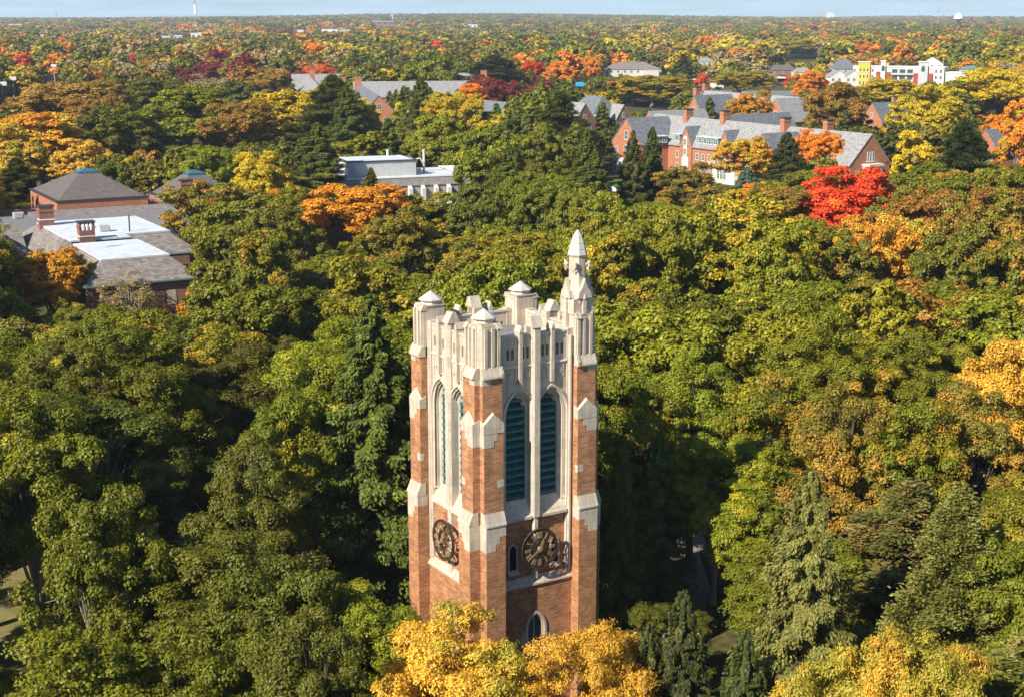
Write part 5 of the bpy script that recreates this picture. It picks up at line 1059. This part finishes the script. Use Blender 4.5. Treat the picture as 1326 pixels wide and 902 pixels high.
for q in '''-13.4,70.7|green tree nearest the tower on its left, along the bottom edge
-16.9,69.4|second green tree outward on the tower's left, along the bottom edge
-22.5,67.7|third green tree outward on the tower's left, along the bottom edge
-10.2,68.2|dark green tree nearest the tower on its left, along the bottom edge
-13.7,77.6|second dark green tree outward on the tower's left, along the bottom edge
-19.5,85.0|third dark green tree outward on the tower's left, along the bottom edge
7.3,71.8|dark conifer nearest the tower on its right, along the bottom edge
9.0,71.6|second dark conifer outward on the tower's right, along the bottom edge
11.9,68.8|third dark conifer outward on the tower's right, along the bottom edge
17.2,79.8|pale olive conifer nearest the tower on its right, along the bottom edge
26.0,80.0|second pale olive conifer outward on the tower's right, along the bottom edge
28.8,70.7|third pale olive conifer outward on the tower's right, along the bottom edge
-9.7,87.0|bright green tree nearest the tower on its left, along the bottom edge
-7.9,77.7|second bright green tree outward on the tower's left, along the bottom edge
-10.1,81.1|third bright green tree outward on the tower's left, along the bottom edge
-9.7,78.1|only green conifer left of the tower, along the bottom edge
29.3,79.1|only green tree right of the tower, along the bottom edge
-33.4,81.4|only olive green tree left of the tower, along the bottom edge
-21.6,110.8|green tree nearest the tower on its left, level with the clocks
-24.3,81.6|second green tree outward on the tower's left, level with the clocks
34.2,84.1|only green tree right of the tower, level with the clocks
10.4,89.4|only dark green tree right of the tower, along the bottom edge
26.7,92.7|only pale olive conifer right of the tower, level with the clocks
20.2,92.7|only olive green tree right of the tower, along the bottom edge
-41.1,93.3|only dark green tree left of the tower, level with the clocks
10.0,124.9|green tree nearest the tower on its right, level with the belfry sills
38.3,93.6|second green tree outward on the tower's right, level with the belfry sills
7.7,97.5|only dark green conifer right of the tower, level with the clocks
-18.6,98.2|dark green tree nearest the tower on its left, level with the belfry sills
-33.8,110.9|second dark green tree outward on the tower's left, level with the belfry sills
-34.5,99.4|green tree nearest the tower on its left, level with the belfry sills
-42.0,101.2|second green tree outward on the tower's left, level with the belfry sills
18.3,102.3|only bright green tree right of the tower, level with the clocks
29.3,102.8|only olive green tree right of the tower, level with the belfry sills
24.2,103.4|only olive brown tree right of the tower, level with the belfry sills
11.2,105.3|only green conifer right of the tower, level with the clocks
-4.0,111.8|green tree nearest the tower on its left, level with the louvres
-10.0,121.7|second green tree outward on the tower's left, level with the louvres
-16.5,106.7|third green tree outward on the tower's left, level with the louvres
-33.3,123.8|fourth green tree outward on the tower's left, level with the louvres
-10.6,107.2|only green conifer left of the tower, level with the belfry sills
35.8,107.4|only olive brown tree right of the tower, level with the louvres
16.0,108.2|only bright green tree right of the tower, level with the belfry sills
10.1,110.9|olive green tree nearest the tower on its right, level with the louvres
20.7,112.3|second olive green tree outward on the tower's right, level with the louvres
-14.0,141.0|green tree nearest the tower on its left, level with the arch heads
-16.8,152.8|second green tree outward on the tower's left, level with the arch heads
-39.9,132.6|third green tree outward on the tower's left, level with the arch heads
-43.1,115.2|fourth green tree outward on the tower's left, level with the arch heads
-49.0,124.7|fifth green tree outward on the tower's left, level with the arch heads
-10.5,116.2|olive green tree nearest the tower on its left, level with the arch heads
-30.1,147.0|second olive green tree outward on the tower's left, level with the arch heads
-40.8,141.9|third olive green tree outward on the tower's left, level with the arch heads
-47.0,130.2|fourth olive green tree outward on the tower's left, level with the arch heads
15.2,117.7|only bright green tree right of the tower, level with the louvres
41.6,119.4|only golden tree right of the tower, level with the arch heads
-21.1,122.4|only yellow green tree left of the tower, level with the belfry sills
1.7,123.0|only green tree right of the tower, level with the louvres
-24.9,133.3|dark green tree nearest the tower on its left, level with the arch heads
-38.6,159.0|second dark green tree outward on the tower's left, level with the arch heads
-37.3,124.7|third dark green tree outward on the tower's left, level with the arch heads
3.2,135.5|olive green tree nearest the tower on its right, level with the arch heads
35.0,126.9|second olive green tree outward on the tower's right, level with the arch heads
39.8,135.7|third olive green tree outward on the tower's right, level with the arch heads
26.4,141.2|yellow green tree nearest the tower on its right, level with the arch heads
30.2,137.3|second yellow green tree outward on the tower's right, level with the arch heads
27.4,127.5|third yellow green tree outward on the tower's right, level with the arch heads
-13.5,130.1|only bright green tree left of the tower, level with the arch heads
50.4,130.5|only rust brown tree right of the tower, level with the louvres
5.4,142.4|bright green tree nearest the tower on its right, level with the arch heads
12.9,140.8|second bright green tree outward on the tower's right, level with the arch heads
14.0,153.9|green tree nearest the tower on its right, level with the corner caps
20.1,156.3|second green tree outward on the tower's right, level with the corner caps
52.0,166.7|third green tree outward on the tower's right, level with the corner caps
51.1,143.1|fourth green tree outward on the tower's right, level with the corner caps
7.2,164.0|yellow green tree nearest the tower on its right, level with the corner caps
37.7,143.3|second yellow green tree outward on the tower's right, level with the corner caps
-52.8,155.4|olive brown tree nearest the tower on its left, level with the arch heads
-52.5,147.3|second olive brown tree outward on the tower's left, level with the arch heads
-6.0,180.2|green tree nearest the tower on its left, level with the corner caps
-7.4,147.4|second green tree outward on the tower's left, level with the corner caps
-26.3,180.2|third green tree outward on the tower's left, level with the corner caps
-28.8,200.8|fourth green tree outward on the tower's left, level with the corner caps
-26.6,170.0|fifth green tree outward on the tower's left, level with the corner caps
-30.3,159.3|sixth green tree outward on the tower's left, level with the corner caps
-35.1,166.8|seventh green tree outward on the tower's left, level with the corner caps
-43.3,163.6|eighth green tree outward on the tower's left, level with the corner caps
-49.3,189.4|ninth green tree outward on the tower's left, level with the corner caps
-57.9,178.9|tenth green tree outward on the tower's left, level with the corner caps
-75.2,205.6|eleventh green tree outward on the tower's left, level with the corner caps
52.4,175.3|rust brown tree nearest the tower on its right, level with the corner caps
46.5,152.2|second rust brown tree outward on the tower's right, level with the corner caps
16.3,167.4|olive green tree nearest the tower on its right, level with the corner caps
28.6,208.4|second olive green tree outward on the tower's right, level with the corner caps
34.4,152.3|third olive green tree outward on the tower's right, level with the corner caps
37.3,163.1|fourth olive green tree outward on the tower's right, level with the corner caps
37.5,174.7|fifth olive green tree outward on the tower's right, level with the corner caps
47.5,186.5|sixth olive green tree outward on the tower's right, level with the corner caps
60.0,191.6|olive brown tree nearest the tower on its right, level with the corner caps
59.8,152.6|second olive brown tree outward on the tower's right, level with the corner caps
-1.3,155.9|only bright green tree left of the tower, level with the corner caps
-17.0,163.9|yellow green tree nearest the tower on its left, level with the corner caps
-70.0,197.6|second yellow green tree outward on the tower's left, level with the corner caps
0.6,166.9|only olive green tree right of the tower, level with the spire
29.9,166.9|only bright green tree right of the tower, level with the corner caps
-11.9,179.8|olive green tree nearest the tower on its left, level with the corner caps
-18.4,185.5|second olive green tree outward on the tower's left, level with the corner caps
-43.6,177.2|third olive green tree outward on the tower's left, level with the corner caps
-55.6,185.3|fourth olive green tree outward on the tower's left, level with the corner caps
-61.7,198.0|fifth olive green tree outward on the tower's left, level with the corner caps
-73.8,219.7|sixth olive green tree outward on the tower's left, level with the corner caps
0.9,210.5|yellow green tree nearest the tower on its right, level with the spire
2.5,198.0|second yellow green tree outward on the tower's right, level with the spire
2.4,233.2|third yellow green tree outward on the tower's right, level with the spire
9.6,189.1|fourth yellow green tree outward on the tower's right, level with the spire
13.1,178.7|fifth yellow green tree outward on the tower's right, level with the spire
19.5,185.6|sixth yellow green tree outward on the tower's right, level with the spire
29.6,193.3|seventh yellow green tree outward on the tower's right, level with the spire
33.8,182.0|eighth yellow green tree outward on the tower's right, level with the spire
48.0,232.1|ninth yellow green tree outward on the tower's right, level with the spire
49.9,222.4|tenth yellow green tree outward on the tower's right, level with the spire
45.9,196.0|olive brown tree nearest the tower on its right, level with the spire
55.9,221.0|second olive brown tree outward on the tower's right, level with the spire
55.8,182.2|third olive brown tree outward on the tower's right, level with the spire
62.1,182.1|fourth olive brown tree outward on the tower's right, level with the spire
71.2,205.8|fifth olive brown tree outward on the tower's right, level with the spire
73.8,196.8|sixth olive brown tree outward on the tower's right, level with the spire
-4.0,209.2|olive brown tree nearest the tower on its left, level with the spire
-4.2,188.0|second olive brown tree outward on the tower's left, level with the spire
-17.4,227.8|third olive brown tree outward on the tower's left, level with the spire
-36.8,220.3|fourth olive brown tree outward on the tower's left, level with the spire
-33.7,189.0|olive green tree nearest the tower on its left, level with the spire
-45.6,235.7|second olive green tree outward on the tower's left, level with the spire
-79.5,206.0|third olive green tree outward on the tower's left, level with the spire
-20.9,209.1|green tree nearest the tower on its left, level with the spire
-21.5,255.0|second green tree outward on the tower's left, level with the spire
-28.1,244.9|third green tree outward on the tower's left, level with the spire
-28.1,218.0|fourth green tree outward on the tower's left, level with the spire
-26.4,208.9|fifth green tree outward on the tower's left, level with the spire
-35.9,251.8|sixth green tree outward on the tower's left, level with the spire
-38.8,189.1|seventh green tree outward on the tower's left, level with the spire
-59.5,262.8|eighth green tree outward on the tower's left, level with the spire
-15.2,199.7|only green conifer left of the tower, level with the corner caps
-45.6,204.0|only amber orange tree left of the tower, level with the corner caps
52.5,205.8|only amber orange tree right of the tower, level with the spire
58.9,209.1|only golden tree right of the tower, level with the spire
87.3,261.9|rust brown tree just below the right edge's gabled house
80.7,253.0|second rust brown tree counted away from the right edge's gabled house, just below it
72.1,216.2|third rust brown tree counted away from the right edge's gabled house, just below it
15.7,216.4|only bright green tree right of the tower, level with the spire
-64.3,218.0|only yellow tree left of the tower, level with the corner caps
-5.9,218.2|yellow green tree nearest the tower on its left, level with the spire
-8.2,240.2|second yellow green tree outward on the tower's left, level with the spire
-7.7,231.2|third yellow green tree outward on the tower's left, level with the spire
-27.6,230.2|fourth yellow green tree outward on the tower's left, level with the spire
14.4,231.8|olive green tree upper right of the tower's spire tip
14.4,264.1|second olive green tree counted away from the tower's spire tip, upper right of it
73.1,277.1|rust brown tree right of the scarlet maple
65.5,233.2|second rust brown tree counted away from the scarlet maple, right of it
69.5,239.2|third rust brown tree counted away from the scarlet maple, right of it
-3.6,248.9|bright green tree nearest the tower on its left, level with the spire
-16.0,240.1|second bright green tree outward on the tower's left, level with the spire
-39.3,241.1|green tree right of the museum's right blue skylight
19.1,242.0|olive green tree right of the tower's spire tip
21.0,304.9|second olive green tree counted away from the tower's spire tip, right of it
29.7,294.8|third olive green tree counted away from the tower's spire tip, right of it
78.4,243.5|green tree just below the right edge's gabled house
25.8,283.9|yellow green tree right of the tower's spire tip
24.8,243.9|second yellow green tree counted away from the tower's spire tip, right of it
88.7,244.7|green tree lower right of the right edge's gabled house
10.1,245.8|bright green tree upper left of the tower's spire tip
69.9,250.4|olive brown tree right of the scarlet maple
3.7,254.6|green tree left of the tower's spire tip
-5.9,257.6|dark green tree right of the white roofed modern block
0.4,304.7|second dark green tree counted away from the white roofed modern block, right of it
48.0,260.4|olive brown tree right of the blue green spruce
25.6,263.9|bright green tree right of the tower's spire tip
8.0,265.5|green tree behind and above the tower's spire tip
8.9,274.7|second green tree counted away from the tower's spire tip, behind it
79.2,267.2|green tree lower right of the long hall's right gable
-15.0,273.5|olive green tree lower right of the white roofed modern block
-33.0,287.1|green tree left of the white roofed modern block
-39.9,273.7|second green tree counted away from the white roofed modern block, left of it
2.6,274.1|olive brown tree upper left of the tower's spire tip
57.2,274.2|olive brown tree left of the scarlet maple
87.3,274.7|rust brown tree lower left of the right edge's gabled house
-58.2,275.0|olive brown tree lower right of the museum's right blue skylight
82.1,282.4|olive green tree right of the long hall's right gable
62.3,284.7|olive green tree left of the scarlet maple
61.4,292.8|second olive green tree counted away from the scarlet maple, left of it
97.7,285.5|rust brown tree lower right of the right edge's gabled house
-43.8,285.5|orange tree right of the museum's right blue skylight
4.1,286.5|olive green tree upper left of the tower's spire tip
20.0,287.4|bright green tree upper right of the tower's spire tip
-0.5,293.8|green conifer right of the white roofed modern block
52.9,293.9|olive green tree lower right of the blue green spruce
-111.5,294.8|rust brown tree left of the museum's left blue skylight
85.0,295.0|green tree right of the long hall's right gable
41.2,295.5|olive brown tree left of the blue green spruce
38.5,319.6|second olive brown tree counted away from the blue green spruce, left of it
16.8,296.4|green conifer lower left of the long hall's left gable
-44.4,298.0|green tree just below the yellow tree above the museum
54.0,307.1|olive green tree right of the blue green spruce
16.0,312.2|green conifer left of the long hall's left gable
97.0,313.6|dark conifer left of the right edge's gabled house
-114.1,315.5|yellow tree left of the museum's left blue skylight
5.0,316.2|dark green tree left of the long hall's left gable
-55.2,318.3|yellow tree right of the museum's right blue skylight
-5.5,318.5|green tree right of the white roofed modern block
55.3,320.2|orange tree just below the blue green spruce
57.4,328.6|yellow green tree right of the blue green spruce
-44.1,330.5|green conifer just below the yellow tree above the museum
-54.9,328.6|second green conifer counted away from the yellow tree above the museum, just below it
-32.0,329.6|green conifer left of the white roofed modern block
-90.8,331.0|dark green tree right of the museum's left blue skylight
-113.1,332.1|dark green conifer left of the museum's left blue skylight
92.1,333.9|yellow tree right of the long hall's right gable
-70.5,339.3|bright green tree right of the museum's right blue skylight
-123.2,358.1|golden tree upper left of the museum's left blue skylight
7.0,358.2|green tree left of the hipped roofed brick hall
-107.4,361.1|golden tree behind and above the museum's left blue skylight
-125.5,386.0|amber orange tree behind and above the museum's left blue skylight
-18.9,386.4|bright green tree right of the quadrangle's lit gable
-108.8,403.6|dark green tree upper left of the museum's right blue skylight
13.9,426.4|green conifer left of the hipped roofed brick hall
-81.6,440.4|rust brown tree left of the yellow tree above the museum
129.1,452.9|yellow tree lower right of the coloured apartment block
-51.0,453.2|green conifer left of the quadrangle's lit gable
-17.8,465.9|yellow tree just below the quadrangle's right end
-57.7,473.3|green conifer right of the yellow tree above the museum
-157.9,526.2|rust brown tree right of the floodlight at the left edge
-138.2,480.6|second rust brown tree counted away from the floodlight at the left edge, right of it
161.8,549.9|olive brown tree right of the coloured apartment block
-16.0,576.1|orange tree lower right of the quadrangle's right end
-144.8,584.9|dark green tree left of the maroon crowns at upper left
-13.0,651.6|maroon tree right of the quadrangle's right end
-4.1,604.1|second maroon tree counted away from the quadrangle's right end, right of it
199.5,613.7|yellow tree right of the coloured apartment block
228.1,662.5|amber orange tree lower right of the water tower
180.7,709.0|yellow tree lower left of the coloured apartment block
-119.0,727.7|olive brown tree upper left of the yellow tree above the museum
-152.2,731.1|tan half bare tree lower right of the maroon crowns at upper left
147.9,734.9|orange tree right of the fuel canopy
62.3,758.7|orange tree just below the low beige roofed hall
-213.7,762.7|red tree right of the floodlight at the left edge
-170.9,773.2|maroon tree left of the maroon crowns at upper left
-114.8,790.2|maroon tree behind and above the yellow tree above the museum
126.9,817.2|yellow green tree left of the fuel canopy
108.2,837.5|red tree right of the low beige roofed hall
-172.6,852.3|maroon tree right of the maroon crowns at upper left
27.6,852.4|orange tree upper left of the blue marquee
100.4,867.1|dark conifer right of the low beige roofed hall
52.0,948.6|orange tree upper right of the blue marquee
-293.4,1148.1|red tree left of the maroon crowns at upper left
314.6,1603.9|yellow tree upper right of the fuel canopy'''.splitlines(): LABELS[q.split('|')[0]] = q.split('|')[1]
def kind_of(t):
    if t['kind']: return t['kind']
    if t['col'] in 'sue': return 'spruce'
    if t['col'] == 'p': return 'pine'
    if t['col'] == 't': return 'bare'
    slim = t['w'] < t['h']*.56
    return ('slim' if slim else 'near') if t['y'] < 140 else ('midslim' if slim else 'mid')
def size_of(me):
    n = len(me.vertices); a = np.empty(n*3, np.float32); me.vertices.foreach_get('co', a); a = a.reshape(-1, 3)
    return np.percentile(a[:,0], 99)-np.percentile(a[:,0], 1), np.percentile(a[:,2], 99.8)
def jitter(c, j, a=.16):
    r = random.Random(int(j*1e9)); k = r.uniform(1-a, 1+a)
    return tuple(max(0, v*k*r.uniform(1-a*.5, 1+a*.5)) for v in c)
wide = lambda k: k not in ('spruce', 'pine')
TREES.sort(key=lambda t: -(t['w']*t['h']/t['y']**2) - (10 if t['hand'] else 0))
nd = 0; keep = []
for t in TREES:
    t['key'] = '%.1f,%.1f' % (t['x'], t['y'])
    if t['key'] in DROP: FARPTS.append((t['x'], t['y'], t['h'], t['w'], t['col'], t['j'])); continue
    if wide(kind_of(t)):
        nd += 1
        if nd > 298: FARPTS.append((t['x'], t['y'], t['h'], t['w'], t['col'], t['j'])); continue
    keep.append(t)
TREES = sorted(keep, key=lambda t: (round(t['y'], 2), t['x']))
PROTO = {}
for i, t in enumerate(TREES):
    k = kind_of(t)
    if k not in PROTO: PROTO[k] = [(c, tr, size_of(c)) for c, tr in proto_set(k)]
    cme, tme, (pw, ph_) = PROTO[k][int(t['j']*997) % len(PROTO[k])]
    name, cat, grp = {'spruce': ('spruce_tree', 'conifer', 'conifers standing in the wood'), 'pine': ('pine_tree', 'conifer', 'conifers standing in the wood')}.get(k, ('broadleaf_tree', 'tree', 'broadleaved trees of the wood'))
    r = bpy.data.objects.new(name, None); COL.objects.link(r); r.location = (t['x'], t['y'], hill(t['x'], t['y'])); r.rotation_euler = (0, 0, t['rz'])
    r.scale = (t['w']/pw, t['w']/pw*(.93+.14*((t['j']*31) % 1)), t['h']/ph_)
    t['obj'] = r.name
    tag(r, t['lab'] or LABELS.get(t['key']) or CNAME[t['col']] + ' tree in the wood', cat, grp)
    tr = bpy.data.objects.new('trunk', tme); COL.objects.link(tr); tr.parent = r
    cr = bpy.data.objects.new('crown', cme); COL.objects.link(cr); cr.parent = r
    a, b_, amt = COLS[t['col']]; cr['tint'] = jitter(a, t['j']); cr['accent'] = jitter(b_, t['j']*.7); cr['accent_amount'] = min(1, max(0, amt + ((t['j']*57) % 1 - .5)*.5))
print('single trees', len(TREES), 'wood', len(FARPTS))

# --- the far wood: past three hundred trees, one object
src = bpy.data.collections.new('far_tree_sources')
protos = []
def addp(me): o = bpy.data.objects.new('far_tree.%03d' % len(protos), me); src.objects.link(o); protos.append(size_of(me))
def merge_trunk(me, h):
    return me
for s_ in range(5): addp(broadleaf(201+s_, 6.4, 12, 4, 18, 10, 30, .72, M['leaf_far'], .65, (.15,.23))[0])
for s_ in range(4): addp(broadleaf(221+s_, 6.4, 12, 4, 14, 6, 9, 1.5, M['leaf_far'], .65, (.17,.26))[0])
for s_ in range(2): addp(spruce(241+s_, 22, 4.6, 70, 60, .6, M['leaf_far'], .42)[0])
for s_ in range(2): addp(spruce(251+s_, 20, 5.4, 50, 18, 1.4, M['leaf_far'], .2, 3)[0])
for s_ in range(3): addp(broadleaf(261+s_, 6.6, 12.5, 4.5, 26, 12, 170, .18, M['leaf_far'])[0])
n = len(FARPTS); co_ = np.empty((n, 3), np.float32); scl = np.empty((n, 3), np.float32); rot_ = np.zeros((n, 3), np.float32); idx = np.empty(n, np.int32)
tint = np.ones((n, 4), np.float32); acc = np.ones((n, 4), np.float32); am = np.empty(n, np.float32)
for i, (x, y, h, w, c, j) in enumerate(FARPTS):
    far = y > 950; con = c in 'seup'
    q = (11+int(j*2) if far else 9+int(j*2)) if con else (5+int(j*4) if far else int(j*5))
    if y < 340: q = 13+int(j*3); con = False
    pw, ph_ = protos[q]
    if con: w = w*.62; h = h*1.15
    co_[i] = (x, y, hill(x, y)-.3); scl[i] = (w/pw, w/pw, h/ph_); rot_[i, 2] = j*6.28*7; idx[i] = q
    a, b_, amt = COLS[c]; tint[i, :3] = jitter(a, j); acc[i, :3] = jitter(b_, j*.7); am[i] = min(1, max(0, amt + ((j*57) % 1 - .5)*.5))
pm = bpy.data.meshes.new('woodland'); pm.vertices.add(n); pm.vertices.foreach_set('co', co_.reshape(-1))
def at_(nm, ty, arr, key):
    a = pm.attributes.new(nm, ty, 'POINT'); a.data.foreach_set(key, arr.reshape(-1))
at_('scl', 'FLOAT_VECTOR', scl, 'vector'); at_('rot', 'FLOAT_VECTOR', rot_, 'vector'); at_('pick', 'INT', idx, 'value')
at_('tint', 'FLOAT_COLOR', tint, 'color'); at_('accent', 'FLOAT_COLOR', acc, 'color'); at_('accent_amount', 'FLOAT', am, 'value')
pm.update(); wo = bpy.data.objects.new('woodland', pm); COL.objects.link(wo)
tag(wo, 'autumn woodland of countless mixed trees reaching back to the horizon', 'woodland', kind='stuff')
g = bpy.data.node_groups.new('wood', 'GeometryNodeTree'); g.interface.new_socket('Geometry', in_out='INPUT', socket_type='NodeSocketGeometry'); g.interface.new_socket('Geometry', in_out='OUTPUT', socket_type='NodeSocketGeometry')
GI = g.nodes.new('NodeGroupInput'); GO = g.nodes.new('NodeGroupOutput'); ip = g.nodes.new('GeometryNodeInstanceOnPoints'); ci = g.nodes.new('GeometryNodeCollectionInfo')
ci.inputs['Collection'].default_value = src; ci.inputs['Separate Children'].default_value = True; ci.inputs['Reset Children'].default_value = True
def na(nm, ty): a = g.nodes.new('GeometryNodeInputNamedAttribute'); a.data_type = ty; a.inputs['Name'].default_value = nm; return a.outputs['Attribute']
g.links.new(GI.outputs[0], ip.inputs['Points']); g.links.new(ci.outputs[0], ip.inputs['Instance']); ip.inputs['Pick Instance'].default_value = True
g.links.new(na('pick', 'INT'), ip.inputs['Instance Index']); g.links.new(na('scl', 'FLOAT_VECTOR'), ip.inputs['Scale'])
e2r = g.nodes.new('FunctionNodeEulerToRotation'); g.links.new(na('rot', 'FLOAT_VECTOR'), e2r.inputs[0]); g.links.new(e2r.outputs[0], ip.inputs['Rotation'])
g.links.new(ip.outputs[0], GO.inputs[0]); md = wo.modifiers.new('wood', 'NODES'); md.node_group = g

# --- the air: a closed box of thin even haze round everything
mb = MB(); mb.box(-5700, 5700, -480, 10600, -4, 150); m = bpy.data.materials.new('thin_haze'); m.use_nodes = True; t = m.node_tree
t.nodes.remove(t.nodes['Principled BSDF']); pv = t.nodes.new('ShaderNodeVolumePrincipled'); pv.inputs['Density'].default_value = 7.5e-5
pv.inputs['Color'].default_value = (.74, .86, 1.0, 1); t.links.new(pv.outputs[0], t.nodes['Material Output'].inputs['Volume'])
tag(mb.build('haze', m), kind='stuff')
